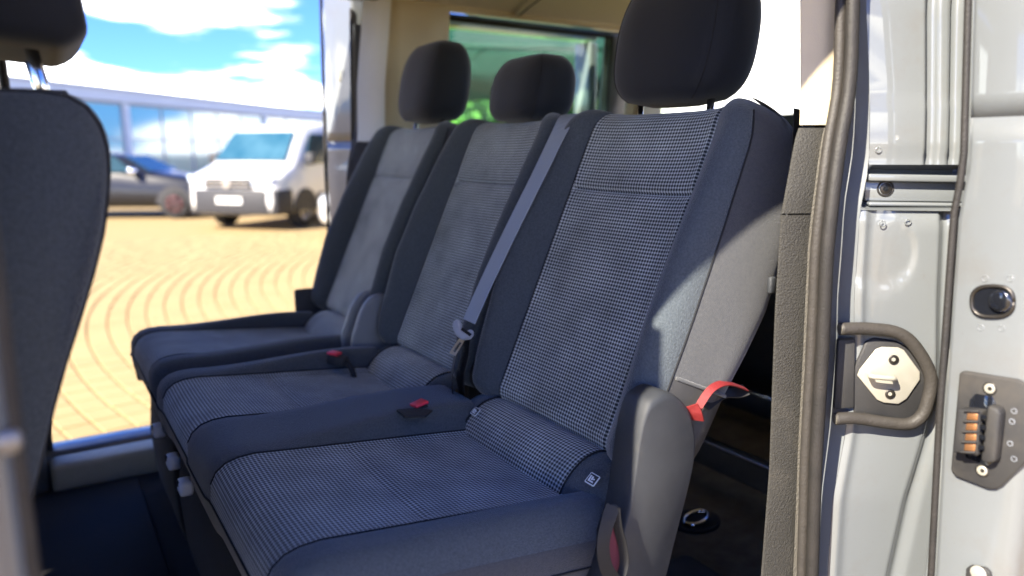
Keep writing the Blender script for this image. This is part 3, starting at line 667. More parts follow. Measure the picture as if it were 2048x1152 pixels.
# oval lock opening
def oval(cx, cy, rx, ry, off, k=28): return [dp(cx + rx * (abs(math.cos(a)) ** .75) * (1 if math.cos(a) >= 0 else -1), cy + ry * (abs(math.sin(a)) ** .8) * (1 if math.sin(a) >= 0 else -1), off) for a in [2 * math.pi * i / k for i in range(k)]]
lk = prism('lock_recess', oval(1985, 603, 40, 28, -.002), MX * .0035, 'black_gloss', SD, bev=0)
q = oval(1985, 603, 42, 31, .002); tube('lock_rim', q + [q[0]], .0023, 'steel_dark', SD, sm=1, n=8)
cyl('lock_plunger', dp(2003, 601, .0015), MX, .0125, .006, 'black_gloss', SD, k=20, bev=.003)
for x, y in ((1970, 557), (2020, 557), (1961, 655), (2003, 656)):
    q = disc(dp(x, y, .0), MX, .0035, 12); tube('pressed_dimple', q + [q[0]], .0007, 'paint', SD, n=6, sm=1)
prism('lower_lock', [dp(*p) for p in ((1936, 1135), (1945, 1128), (1975, 1133), (1985, 1143), (1987, 1160), (1934, 1160))], MX * .006, 'black_plastic', SD, bev=.002)
cyl('lower_lock_screw', dp(1958, 1146, .006), MX, .009, .003, 'zinc', SD, k=14)
# far door latch
prism('door_latch', [Vector((DX - .002, 2.382, z)) + Vector((0, a, b)) for z in (1.66,) for a, b in ((0, -.05), (.03, -.05), (.035, 0), (.03, .05), (0, .05), (-.008, 0))], MX * .014, 'black_plastic', FD, bev=.004)
prism('latch_claw', [Vector((DX - .017, 2.382, 1.66)) + Vector((0, a, b)) for a, b in ((.004, -.03), (.022, -.02), (.026, .0), (.018, .022), (.006, .01))], MX * .008, 'zinc', FD, bev=.002)

# ------------------------------------------------------------------ striker and rail on the near jamb
NJ = [o for o in VAN.children if o.name.startswith('door_jamb')][0]
JP = jamb_base(1.10, .5)
def jp(x, y, off=0.0): return onp(x, y, JP + JN * off, JN)
prism('striker_base', [jp(*p, -.001) for p in ((1706, 838), (1700, 745), (1728, 682), (1745, 674), (1790, 680), (1825, 700), (1855, 752), (1838, 830), (1825, 838))], JN * .006, 'black_plastic', NJ, bev=.003)
prism('striker_wall', [jp(*p, -.002) for p in ((1672, 676), (1706, 674), (1704, 812), (1664, 814))], JN * .010, 'black_plastic', NJ, bev=.002)
bk = [(1680, 658, .020), (1712, 657, .016), (1745, 658, .012), (1790, 664, .010), (1822, 684, .010), (1852, 728, .010), (1862, 762, .010), (1856, 800, .010), (1843, 832, .010), (1816, 848, .010), (1770, 845, .012), (1725, 838, .014), (1695, 836, .018), (1670, 838, .020)]
tube('striker_bumper', [jp(*p) for p in bk], .0085, 'rubber_brown', NJ, n=12, sm=4)
for a, b in ((0, 1), (-1, -2)):
    p = jp(*bk[a]); q = jp(*bk[b]); dd = (p - q).normalized()
    cyl('bumper_end', p - dd * .001, dd, .0072, .0016, 'trim_lit_edge', NJ, bev=0)
sp = prism('striker_plate', [jp(*p, .0055) for p in ((1713, 750), (1718, 738), (1750, 698), (1762, 693), (1795, 694), (1806, 699), (1838, 742), (1838, 758), (1812, 796), (1795, 807), (1765, 804), (1752, 798))], JN * .0035, 'zinc', NJ, bev=.0012)
for x, y in ((1787, 719), (1780, 788)):
    cyl('striker_bolt', jp(x, y, .009), JN, .0068, .002, 'steel_dark', NJ)
    prism('bolt_socket', disc(jp(x, y, .0112), JN, .0028, 6), JN * .0006, 'zinc', NJ, bev=0)
tube('striker_loop', [jp(1741, 752, .009), jp(1741, 752, .022), jp(1745, 753, .027), jp(1784, 757, .027), jp(1788, 757, .022), jp(1788, 757, .009)], .0036, 'zinc', NJ, n=10, sm=3)
# rail inside the pocket
RP = jamb_base(1.356, .5) - JN * .030
def rp(x, y, off=0.0): return onp(x, y, RP + JN * off, JN)
prism('slide_rail', [rp(*p) for p in ((1728, 347), (1960, 351), (1960, 365), (1728, 361))], JN * .018, 'zinc_paint' if False else 'paint', NJ, bev=.002)
prism('slide_rail', [rp(*p) for p in ((1728, 362), (1960, 366), (1960, 404), (1726, 401))], JN * .006, 'paint', NJ, bev=.001)
prism('slide_rail', [rp(*p) for p in ((1726, 402), (1960, 405), (1960, 413), (1726, 410))], JN * .022, 'paint', NJ, bev=.003)
q = disc(rp(1771, 377, .006), JN, .010, 18); tube('rail_bolt_ring', q + [q[0]], .0014, 'rubber', NJ, sm=1, n=6)
cyl('rail_bolt', rp(1771, 377, .006), JN, .0075, .003, 'steel_dark', NJ)
cyl('rail_bolt_socket', rp(1771, 377, .0092), JN, .0035, .0008, 'black_gloss', NJ, k=6, bev=0)
JU = jamb_base(1.43, .3)
for x, y, p0 in ((1757, 300, JU), (1816, 298, JU), (1765, 447, jamb_base(1.31, .3)), (1816, 444, jamb_base(1.31, .5))):
    q = disc(onp(x, y, p0 + JN * .0016, JN), JN, .0037, 12); tube('pressed_dimple', q + [q[0]], .0008, 'paint', NJ, n=6, sm=1)
# B pillar screw
BP = [o for o in VAN.children if o.name.startswith('door_pillar')][0]
c = at(16, 886, 1, .489); cyl('screw_head', c + Vector((0, .006, 0)), (0, -1, 0), .0075, .009, 'screw_grey', BP, bev=.003)

# ------------------------------------------------------------------ REAR SEATS
BB = Vector((.662, 0, .970)); EV = Vector((.405, 0, .914)).normalized(); EN = Vector((-EV.z, 0, EV.x))
TT = .565
def backrest(root, yc, a, bn, bf, wide=0, name='backrest'):
    """bn, bf: bolster widths on the near (-Y) and far (+Y) side"""
    def half(b, hk, D, wd, seamk):
        # (s, w, tag)
        return [(0, -.012, 'P'), (a * .5, -.011, 'P'), (a * .85, -.006, 'P'), (a - .007, -.002, 'P'), (a, -.007, 'B'), (a + .008, .004, 'B'), (a + .25 * b, .55 * hk, 'B'), (a + .50 * b, .97 * hk, 'B'), (a + .70 * b, .95 * hk, 'B'),
                (a + .86 * b, .62 * hk, 'B'), (a + .93 * b, .30 * hk, 'B'), (a + .955 * b, .12 * hk, 'S'), (a + (1.0 + .06 * wd) * b, -.012, 'S'), (a + (1.03 + .16 * wd) * b, -.042, 'S'), (a + (1.03 + .24 * wd) * b, D * .66, 'S'), (a + (1.0 + .18 * wd) * b, D * .90, 'S'), (a + .86 * b, D * .99, 'K'), (a + .4 * b, D, 'K'), (a * .4, D, 'K')]
    NSUB = 4
    ts = [(-.006, .030), (-.003, .020), (.002, .011), (.010, .004), (.020, 0)] + [(.02 + .373 * i / 22, 0) for i in range(1, 23)]
    ts += [(.399, 0), (.403, 0), (.406, 0), (.409, 0), (.412, 0), (.416, 0), (.422, 0)] + [(.422 + .098 * i / 9, 0) for i in range(1, 10)]
    rr = .042
    for k in range(1, 10):
        ph = math.pi / 2 * k / 9; ts.append((TT - rr + rr * math.sin(ph), rr * (1 - math.cos(ph))))
    rows, uv, tags = [], [], None
    for t, ins in ts:
        hk = interp([(0, .026), (.08, .038), (.2, .050), (.32, .046), (.45, .034), (.56, .020)], t)
        D = interp([(0, -.080), (.14, -.092), (.27, -.122), (.4, -.118), (.56, -.095)], t)
        bs = interp([(-.01, .82), (.06, .95), (.2, 1.0), (.35, .97), (.48, .90), (.565, .80)], t)
        top = max(0, (t - (TT - .085)) / .085); cw = .055 * (1 - math.sqrt(max(0, 1 - top * top)))
        cr_ = -.0065 * math.exp(-((t - .4075) / .0028) ** 2) - .003 * math.exp(-((t - .4075) / .012) ** 2)
        pts, tg_ = [], []
        L = [(s, w_, q) for s, w_, q in half(bf * bs, hk, D, 0, 0)]; Rr = [(-s, w_, q) for s, w_, q in half(bn * bs, hk, D, wide, 0)]
        loop = L + list(reversed(Rr[1:]))
        tg0 = [q for _, _, q in L] + [q for q in [x[2] for x in reversed(Rr[1:])]]
        # tag of a segment is the tag of its start on the way out and of its end on the way back
        seg = [q for _, _, q in L[:-1]] + ['K'] + [x[2] for x in reversed(Rr[1:-1])] + ['P']
        P = cat_([Vector((s, w_, 0)) for s, w_, _ in loop], NSUB, True)
        row, ur = [], []
        for p in P:
            s, w_ = p.x, p.y
            wk = w_
            if abs(s) < a - .004 and w_ > -.05: wk += cr_ - .006 * math.sin(math.pi * min(1, max(0, (t - .41) / .14))) * (1 if t > .41 else 0) * 0
            if w_ > D * .5: wk -= ins
            else: wk += ins * .9
            ss = s
            if cw and abs(s) > .03:
                k2 = (abs(s) - .03) / (a + max(bn, bf) - .03); ss = s - math.copysign(cw * k2 ** 2.0, s)
            if ins and t < .02: ss = s * (1 - ins * .8)
            v = BB + EV * t + EN * wk; row.append(Vector((v.x, yc + ss, v.z))); ur.append((s + .5, t + .2))
        rows.append(row); uv += ur
    n = len(rows[0]); V, F = grid(rows, True, True)
    segt = [q for q in seg for _ in range(NSUB)]
    sel = {}
    for i in range(len(F)):
        if i >= (len(rows) - 1) * n: k = 'K'
        else:
            k = segt[i % n]
            if k in 'BS':
                near = (i % n) > n / 2
                k += 'n' if near else 'f'
                if k[0] == 'S' and ts[i // n][0] < .135: k = 'L' + k[1]
        sel.setdefault(k, []).append(i)
    back = mk(name, *sub(V, F, sel['K'])[:2], 'side_fabric', root)
    x = sub(V, F, sel['P'], uv); mk('check_insert', x[0], x[1], 'check_fabric', back, uv=x[2])
    for q in ('Bn', 'Bf'): mk('side_bolster', *sub(V, F, sel[q])[:2], 'navy_fabric', back)
    for q in ('Ln', 'Lf'): mk('hem_gap_shade', *sub(V, F, sel[q])[:2], 'black_plastic', back)  # shade of the gap below the hem, painted as a black band
    for q in ('Sn', 'Sf'): mk('side_panel', *sub(V, F, sel[q])[:2], 'side_fabric', back)
    ih = min(range(len(ts)), key=lambda i: abs(ts[i][0] - .14))
    for near in (0, 1):
        jj = [j for j in range(n) if segt[j] == 'S' and (j > n / 2) == bool(near)]
        tube('cover_hem', [rows[ih][j] + Vector((0, -.0015 if near else .0015, 0)) for j in jj], .0028, 'side_fabric', back, n=8, sm=1)
    # stitched seams along the bolster edge
    for near in (0, 1):
        js = [j for j in range(n) if segt[j] == 'S']; j0 = [j for j in js if (j > n / 2) == bool(near)]
        j = (max(j0) + 1) % n if near else min(j0)
        pth = [rows[i][j] + EN * .0004 for i in range(4, len(rows) - 6, 2)]
        tube('seam', pth, .0016, 'seam', back, n=6, sm=1)
        j = [k for k in range(n) if segt[k] == 'P']; j = (max([k for k in j if k < n / 2]) + 1) if not near else min([k for k in j if k > n / 2])
        tube('seam', [rows[i][j] + EN * .0006 for i in range(3, len(rows) - 4, 2)], .0015, 'seam', back, n=6, sm=1)
    return back
def headrest(root, c, W, T, H, tilt=.12, name='headrest'):
    rows = []; nn = 64; cols = None; c = Vector(c)
    for k in range(27):
        v = -1 + 2 * k / 26; e = 2.3 if v > 0 else 4.5
        sc = max(.0, 1 - abs(v) ** e) ** (1 / 2.2); wv = 1 - .10 * max(0, -v) ** 2 - .03 * v * v
        row = []
        for j in range(nn):
            a_ = 2 * math.pi * j / nn; ca, sa = math.cos(a_), math.sin(a_)
            px = math.copysign(abs(ca) ** (2 / 2.7), ca); py = math.copysign(abs(sa) ** (2 / 3.0), sa)
            fw = T / 2 * px * (.35 + .65 * sc if abs(v) < .999 else .3); sw = W / 2 * py * (.42 + .58 * sc if abs(v) < .999 else .42) * wv
            if px < 0: fw *= 1.0 - .12 * v
            zz = H / 2 * v
            g_ = abs(abs(py) - .90)
            if v > -.98: 
                f_ = math.exp(-((abs(sa) - .80) / .02) ** 2) * .0018
                fw -= math.copysign(f_, px); sw -= math.copysign(f_, py)
            row.append(c + Vector((fw + zz * tilt, sw, zz)))
        rows.append(row)
    V, F = grid(rows, True, True)
    side = [i for i in range(len(F)) if i < 26 * nn and abs(math.sin(2 * math.pi * ((i % nn) + .5) / nn)) > .80]
    ss = set(side)
    h = mk(name, *sub(V, F, [i for i in range(len(F)) if i not in ss])[:2], 'head_fabric', root)
    for sg in (1, -1):
        mk('side_gusset', *sub(V, F, [i for i in side if math.sin(2 * math.pi * ((i % nn) + .5) / nn) * sg > 0])[:2], 'head_fabric', h)
        jj = min((j for j in range(nn)), key=lambda j: abs(math.sin(2 * math.pi * j / nn) * sg - .80) + (math.cos(2 * math.pi * j / nn) > 0) * 9)
        tube('seam', [rows[k][jj] + Vector((-.0006, 0, 0)) for k in range(1, 26)], .0011, 'seam', h, n=6, sm=1)
        b0 = c + Vector((-.004 - H / 2 * tilt, sg * W * .31, -H / 2 + .02)); ex = Vector((-.5 * tilt * .16, 0, -.10))
        tube('post', [b0, b0 + ex], .0062, 'chrome', h, n=10, sm=1)
    return h
def cushion(root, segs, name='seat_cushion'):
    """segs: list of (y0, y1, kind) from near to far; kind B bolster, P panel"""
    path = [(.235, .828), (.205, .832), (.186, .845), (.177, .872), (.174, .905), (.176, .930), (.184, .946), (.198, .957), (.216, .962), (.24, .963)]
    x = .27
    while x < .640: path.append((x, .963 - (x - .24) * .118)); x += .015
    cols = []     # (y, raise factor, inset, kind, seam)
    y0, y1 = segs[0][0], segs[-1][1]
    for d, dz, ins in ((.0, -.13, .012), (-.002, -.10, .010), (-.006, -.06, .007), (-.004, -.045, .005), (.0, -.030, .004)): cols.append((y0 + d - .002, dz, ins, 'S', 0))
    for i, (a, b, k) in enumerate(segs):
        if k == 'B':
            n_ = 9
            for j in range(n_ + 1):
                u = j / n_
                if i == 0: h = math.sin(math.pi / 2 * min(1, u * 1.7)) * (1 - sst(.80, 1.0, u) * .85); 
                elif i == len(segs) - 1: h = math.sin(math.pi / 2 * min(1, (1 - u) * 1.7)) * (1 - (1 - sst(0, .20, u)) * .85)
                else: h = (sst(0, .14, u) if u < .5 else sst(0, .14, 1 - u)) * .92 + .08
                edge = -.028 * (1 - min(1, (u if i == 0 else 1 - u) * 2.2)) ** 2 if i in (0, len(segs) - 1) else 0
                cols.append((lerp(a, b, u), edge, .006 * (edge / -.028 if edge else 0), 'B', h))
        else:
            for j in range(1, 16):
                u = j / 16; cols.append((lerp(a, b, u), -.004 * math.sin(math.pi * u), 0, 'P', 0))
    for d, dz, ins in ((.0, -.030, .004), (-.004, -.045, .005), (-.006, -.06, .007), (-.002, -.10, .010), (.0, -.13, .012)): cols.append((y1 - d + .002, dz, ins, 'S', 0))
    rows, uv = [], []; acc = 0
    for i, (px, pz) in enumerate(path):
        if i: acc += math.hypot(px - path[i - 1][0], pz - path[i - 1][1])
        row = []
        for (y, dz, ins, k, h) in cols:
            q = sst(.22, .60, px)
            z = pz + (dz if i > 4 or k != 'P' else 0)
            if k == 'B': z += h * (.005 + (.010 if y < .80 else .040) * q) * (1 if i > 4 else 0)
            if k == 'P' and px > .24: z -= .0035 * math.exp(-((px - .375) / .004) ** 2)
            z = max(z, .826 - .001 * i)
            xx = px + ins * (1 if px < .25 else 0) - (h * .004 if k == 'B' and px < .22 else 0)
            row.append(Vector((xx, y, z))); uv.append((y, acc))
        rows.append(row)
    V, F = grid(rows); n = len(cols) - 1
    sel = {}
    for i in range(len(F)):
        c0, c1 = cols[i % n], cols[i % n + 1]; r_ = i // n
        if r_ < 4: k = 'F'
        elif c0[3] == 'P' or c1[3] == 'P': k = 'P%d' % [j for j, s_ in enumerate(segs) if s_[0] - 1e-6 <= (c0[0] + c1[0]) / 2 <= s_[1] + 1e-6][0]
        elif c0[3] == 'S' or c1[3] == 'S': k = 'S0' if i % n < n / 2 else 'S1'
        else: k = 'B%d' % [j for j, s_ in enumerate(segs) if s_[0] - 1e-6 <= (c0[0] + c1[0]) / 2 <= s_[1] + 1e-6][0]
        sel.setdefault(k, []).append(i)
    cu = mk(name, *sub(V, F, sel['F'])[:2], 'side_fabric', root, recalc=False)
    for k, idx in sel.items():
        if k[0] == 'P': x = sub(V, F, idx, uv); mk('check_insert', x[0], x[1], 'seat_check_fabric', cu, uv=x[2])
        elif k[0] == 'B': mk('side_bolster', *sub(V, F, idx)[:2], 'navy_fabric', cu)
        elif k[0] == 'S': mk('side_panel', *sub(V, F, idx)[:2], 'side_fabric', cu)
    # piping: front seam and outer side seam
    tube('seam', [rows[4][j] + Vector((-.001, 0, 0)) for j in range(4, len(cols) - 4)], .0016, 'seam', cu, n=6, sm=1)
    tube('seam', [rows[i][2] + Vector((0, -.001, 0)) for i in range(4, len(rows))], .0014, 'seam', cu, n=6, sm=1)
    for i, (a, b, k) in enumerate(segs):
        if k == 'P':
            for yy in (a, b):
                j = min(range(len(cols)), key=lambda j: abs(cols[j][0] - yy) + (cols[j][3] != 'B'))
                tube('seam', [rows[i_][j] + Vector((0, 0, .0008)) for i_ in range(5, len(rows))], .0014, 'seam', cu, n=6, sm=1)
    # underside closes the pad
    mk('underside', [(.236, segs[0][0] + .004, .824), (.236, segs[-1][1] - .004, .824), (.64, segs[-1][1] - .004, .80), (.64, segs[0][0] + .004, .80)], [(0, 1, 2, 3)], 'carpet', cu, smooth=False)
    return cu
def lumbar(root, y0, y1, e):
    pth = cat_([Vector((.578, 0, .880)), Vector((.588, 0, .910)), Vector((.602, 0, .936)), Vector((.624, 0, .957)), Vector((.650, 0, .968)), Vector((.68, 0, .966)), Vector((.71, 0, .94))], 4)
    def piece(ys, rnd_):
        rows, uv = [], []; acc = 0
        for i, p in enumerate(pth):
            if i: acc += (p - pth[i - 1]).length
            row = []
            for j, y in enumerate(ys):
                d = 0
                if y < y0: d = ((y0 - y) / e) ** 2
                if y > y1: d = ((y - y1) / e) ** 2
                row.append(Vector((p.x + .022 * d, y, p.z - .016 * d - (.0015 if abs(y - y0) < 1e-5 or abs(y - y1) < 1e-5 else 0)))); uv.append((y, acc))
            rows.append(row)
        return rows, uv
    rws, uv = piece([lerp(y0, y1, i / 14) for i in range(15)], 0)
    V, F = grid(rws); lp = mk('lumbar_pad', V, F, 'check_fabric', root, uv=uv)
    for a, b in ((y0 - e, y0), (y1, y1 + e)):
        r2, _ = piece([lerp(a, b, i / 6) for i in range(7)], 0); mk('pad_end', *grid(r2), 'navy_fabric', lp)
    for y in (y0, y1):
        tube('seam', [Vector((p.x - .001, y, p.z + .0006)) for p in pth], .0016, 'seam', lp, n=6, sm=1)
    return lp

bench = thing('double_rear_seat', 'near and middle rear seats joined as one dark blue checked bench', 'car seat', (.45, 1.16, FLOOR), 'second row of seats')
single = thing('single_rear_seat', 'single dark blue checked rear seat beside the far door opening', 'car seat', (.45, 1.855, FLOOR), 'second row of seats')
b1 = backrest(bench, .935, .150, .094, .076, 1)
b2 = backrest(bench, 1.385, .144, .074, .076)
b3 = backrest(single, 1.855, .155, .078, .082)
headrest(bench, (.952, .935, 1.592), .266, .145, .226)
headrest(bench, (.948, 1.385, 1.539), .226, .132, .144)
headrest(single, (.948, 1.855, 1.588), .262, .140, .214)
cushion(bench, [(.700, .775, 'B'), (.775, 1.072, 'P'), (1.072, 1.255, 'B'), (1.255, 1.522, 'P'), (1.522, 1.622, 'B')])
cushion(single, [(1.640, 1.722, 'B'), (1.722, 1.985, 'P'), (1.985, 2.065, 'B')])
lumbar(bench, .790, 1.080, .074); lumbar(bench, 1.262, 1.518, .045); lumbar(single, 1.722, 1.985, .040)
# pedestals and hidden frames that carry the seats
def pedestal(root, y0, y1):
    pts = [(.215, .535), (.205, .60), (.198, .70), (.205, .78), (.235, .822), (.60, .822), (.62, .535)]
    prism('seat_base', [Vector((x, y0, z)) for x, z in pts], (0, y1 - y0, 0), 'carpet', root, bev=.02, seg=3)
pedestal(bench, .74, 1.61); pedestal(single, 1.655, 2.05)
for y in (.86, 1.30): box('back_frame', (.69, y, .60), (.735, y + .06, .99), 'black_plastic', bench, bev=.006)
box('back_frame', (.69, 1.82, .60), (.735, 1.88, .99), 'black_plastic', single, bev=.006)
for (x, y) in ((330, 858), (368, 918), (397, 967)):
    c = at(x, y, 2, .80); c.x = .186
    box('anchor_cap', c - Vector((.014, .018, .014)), c + Vector((.010, .018, .014)), 'white_plastic', bench if c.y < 1.63 else single, bev=.006)
    box('cap_slot', c + Vector((-.0155, -.004, .004)), c + Vector((-.012, .012, .012)), 'seam', bench if c.y < 1.63 else single, bev=0)

# near recliner cover: outline on the seat side, fat bevel towards us
YH = .660
ho = [(1318, 793), (1338, 786), (1362, 795), (1384, 822), (1394, 866), (1392, 920), (1378, 985), (1358, 1060), (1335, 1150), (1310, 1240), (1290, 1300), (1170, 1300), (1190, 1220), (1215, 1150), (1240, 1085), (1259, 1020), (1272, 935), (1283, 862), (1298, 812)]
pts = [at(x, y, 1, YH) for x, y in ho]
c0 = sum(pts, Vector()) / len(pts)
rows = []
for off, sc in ((.046, 1.0), (.014, 1.0), (.008, .995), (.004, .98), (.001, .955), (.0, .92)):
    rows.append([Vector((c0.x + (p.x - c0.x) * sc + (.0 if sc == 1 else 0), YH + off, c0.z + (p.z - c0.z) * (sc if p.z > c0.z else 1))) for p in cat_(pts, 3, True)])
hc = mk('recliner_cover', *grid(rows, True, True), 'grey_plastic', bench)
# dark plate added in place of the shade under the flap
prism('flap_shade_plate', [at(*p, 1, .712) for p in ((1310, 745), (1345, 770), (1385, 800), (1392, 850), (1330, 850), (1290, 790))], (0, .012, 0), 'steel_dark', bench, bev=.002)
# arches between middle and far seat
for yy, ox, rt in ((1.600, 0, bench), (1.655, -.004, single)):
    ar = [(.575, .60), (.590, .93), (.606, 1.005), (.626, 1.050), (.652, 1.072), (.684, 1.070), (.712, 1.04), (.725, .98), (.720, .60)]
    P = cat_([Vector((x + ox, yy, z)) for x, z in ar], 4)
    prism('hinge_cover', P, (0, .020, 0), 'arch_plastic', rt, bev=.006, seg=3)
box('hinge_cover', (.60, 2.062, .60), (.715, 2.078, 1.02), 'grey_plastic', single, bev=.007)
# child-seat anchor badges on the pad ends
def badge(px, py, sx, root):
    c = at(px, py, 0, .616)
    nb = Vector((-.60, -.20, .78)).normalized(); up = Vector((.74, .05, .60)); up = (up - nb * up.dot(nb)).normalized(); rt = up.cross(nb)
    c = c + nb * .004
    def q(a, b, o=0): return c + rt * a * sx + up * b * sx + nb * o
    b_ = prism('anchor_badge', [q(*p) for p in ((-1, -.85), (-.85, -1), (.85, -1), (1, -.85), (1, .85), (.85, 1), (-.85, 1), (-1, .85))], nb * .0008, 'label_white', root, bev=0)
    prism('badge_field', [q(*p, .001) for p in ((-.82, -.82), (.82, -.82), (.82, .82), (-.82, .82))], nb * .0005, 'label_dark', b_, bev=0)
    for poly in (((-.55, -.6), (-.25, -.6), (-.35, .55), (-.62, .5)), ((-.2, -.6), (.55, -.6), (.5, -.35), (-.22, -.35)), ((-.15, -.2), (.2, -.2), (.1, .45), (-.2, .45)), ((.25, -.1), (.5, -.05), (.45, .2), (.22, .15))):
        prism('badge_mark', [q(*p, .0017) for p in poly], nb * .0004, 'label_white', b_, bev=0)
badge(1187, 962, .0085, bench)
badge(953, 826, .0075, bench)

# ------------------------------------------------------------------ belts, buckles, straps
def sp_(x, y, off): return onp(x, y, BB + EN * off, EN)       # a point in front of the seat backs
sb = thing('seat_belt', 'grey lap and shoulder belt hanging between the near and middle seats', 'seat belt', (.66, 1.15, .95))
up_ = [Vector((.985, 1.20, 1.42)), Vector((.965, 1.198, 1.462)), Vector((.925, 1.195, 1.478)), sp_(1127, 250, .020), sp_(1076, 352, .050), sp_(1020, 465, .056), sp_(972, 566, .060), sp_(938, 643, .064)]
ribbon('shoulder_webbing', up_, [Vector((.05, 1, 0))] * 3 + [Vector((.10, 1, .06))] * 5, .048, .0016, 'webbing', sb)
for o_ in (-.012, .0, .012):
    pass
lowp = [sp_(934, 660, .062), sp_(931, 700, .055), sp_(922, 750, .05), Vector((.645, 1.172, .955)), Vector((.66, 1.168, .90))]
ribbon('lap_webbing', lowp, [Vector((.25, 1, .05))] * 5, .044, .0016, 'webbing_dark', sb)
ribbon('lap_webbing', [p + Vector((-.012, .012, 0)) for p in lowp], [Vector((.5, 1, .05))] * 5, .04, .0014, 'webbing_dark', sb)
TN = Vector((-.86, -.32, .40)).normalized()
T0 = sp_(930, 664, .074)
def tq(x, y, o=0): return onp(x, y, T0 + TN * o, TN)
tp = [(912, 645), (918, 640), (924, 645), (927, 660), (936, 668), (944, 660), (949, 662), (949, 672), (942, 680), (928, 682), (916, 672), (910, 656)]
prism('belt_tongue', [tq(*p) for p in tp], TN * .010, 'tongue_plastic', sb, bev=.003)
prism('tongue_slot', [tq(*p, .0102) for p in ((925, 655), (944, 668), (940, 673), (922, 660))], TN * .001, 'seam', sb, bev=0)
tb = [(918, 677), (929, 681), (910, 713), (902, 710), (897, 704)]
tm = [(919, 684), (923, 686), (910, 705), (906, 702)]
n_ = len(tm)
to = [(918, 677), (929, 681), (911, 712), (898, 706)]
V = [tq(*p, .003) for p in to] + [tq(*p, .003) for p in tm] + [tq(*p, .0055) for p in to] + [tq(*p, .0055) for p in tm]
# outer ring 0-3, inner ring 4-7 (matched corner order), top copies 8-15
tm_o = [0, 1, 2, 3]
F = []
for i in range(4):
    j = (i + 1) % 4; F += [(i, j, 4 + j, 4 + i), (8 + i, 8 + j, 12 + j, 12 + i), (i, j, 8 + j, 8 + i), (4 + i, 4 + j, 12 + j, 12 + i)]
mk('tongue_blade', V, F, 'chrome', sb, smooth=False)
# buckles
def buckle(name, label, c, d, red=(.022, .010)):
    t = thing(name, label, 'belt buckle', c, 'rear seat belt buckles')
    d = Vector(d).normalized(); s_ = d.cross(Vector((0, 0, 1))).normalized(); u = s_.cross(d)
    def q(a, b, h): return Vector(c) + d * a + s_ * b + u * h
    prism('buckle_body', [q(-.022, -.012, -.012), q(.022, -.012, -.012), q(.022, .012, -.012), q(-.022, .012, -.012)], u * .020, 'black_plastic', t, bev=.004)
    tube('buckle_stalk', [q(-.02, 0, -.004), q(-.035, 0, -.015), q(-.045, 0, -.045)], .006, 'webbing_dark', t, n=8)
    prism('release_button', [q(-.004, -.010, .009), q(.023, -.011, .009), q(.023, .011, .009), q(-.004, .010, .009)], u * .006, 'red_plastic', t, bev=.002)
    prism('belt_slot', [q(.0185, -.012, -.004), q(.0195, -.012, -.004), q(.0195, .012, -.004), q(.0185, .012, -.004)], u * .004, 'black_gloss', t, bev=0)
    return t
c = at(842, 823, 2, .968) + Vector((0, .022, -.007)); buckle('belt_buckle', 'red buttoned belt buckle tucked in the bolster between near and middle cushions', c, (.85, .15, .12))
c = at(676, 718, 2, .960); buckle('belt_buckle', 'red buttoned belt buckle lying on the far cushion by the hinge covers', c, (-.55, .8, .05))
c = at(690, 719, 2, .958)
# black pocket in the bolster round the near buckle
pk = [at(x, y, 2, .972) for x, y in ((793, 822), (830, 819), (865, 823), (850, 836), (812, 836))]
prism('buckle_pocket', pk, (0, 0, .003), 'webbing_dark', bench, bev=0)
# red pull strap behind the near seat back
rs = thing('red_pull_strap', 'red webbing pull loop behind the near seat back', 'strap', (.80, .72, 1.05))
def yp(x, y, Y): return at(x, y, 1, Y)
ribbon('strap_loop', [yp(1388, 835, .668), yp(1402, 806, .663), yp(1425, 776, .663), yp(1455, 766, .666), yp(1492, 778, .672)], [Vector((-.3, 1, .5))] * 5, .011, .0016, 'webbing_red', rs)
ribbon('strap_edge', [yp(1492, 779, .674), yp(1470, 786, .678), yp(1440, 788, .678), yp(1408, 812, .670)], [Vector((-.3, 1, .5))] * 4, .020, .0016, 'webbing_dark', rs)
ribbon('strap_tail', [yp(1380, 812, .664), yp(1388, 826, .662), yp(1392, 840, .664)], [Vector((-.6, .5, .5))] * 3, .022, .002, 'webbing_red', rs)
# black loop strap on the recliner cover
ls = thing('release_strap', 'black webbing loop with maroon lining hanging on the grey recliner cover', 'strap', (.60, .65, .85))
a_ = [yp(1226, 1012, .655), yp(1214, 1048, .650), yp(1206, 1090, .646), yp(1212, 1135, .644), yp(1232, 1165, .644)]
ribbon('strap_loop', a_, [Vector((.9, -.1, .35))] * 5, .018, .0018, 'webbing_dark', ls)
b_ = [yp(1231, 1015, .654), yp(1235, 1050, .652), yp(1246, 1095, .650), yp(1248, 1130, .649), yp(1238, 1165, .648)]
ribbon('strap_loop', b_, [Vector((.5, -.8, .2))] * 5, .012, .0018, 'webbing_dark', ls)
prism('strap_lining', [yp(*p, .657) for p in ((1230, 1022), (1236, 1062), (1245, 1100), (1246, 1140), (1240, 1165), (1218, 1140), (1212, 1100), (1220, 1055))], (0, .0015, 0), 'maroon', ls, bev=0)
prism('strap_guide', [yp(*p, .657) for p in ((1221, 1010), (1236, 1010), (1239, 1024), (1216, 1062), (1212, 1058))], (0, .006, 0), 'grey_plastic', ls, bev=.002)
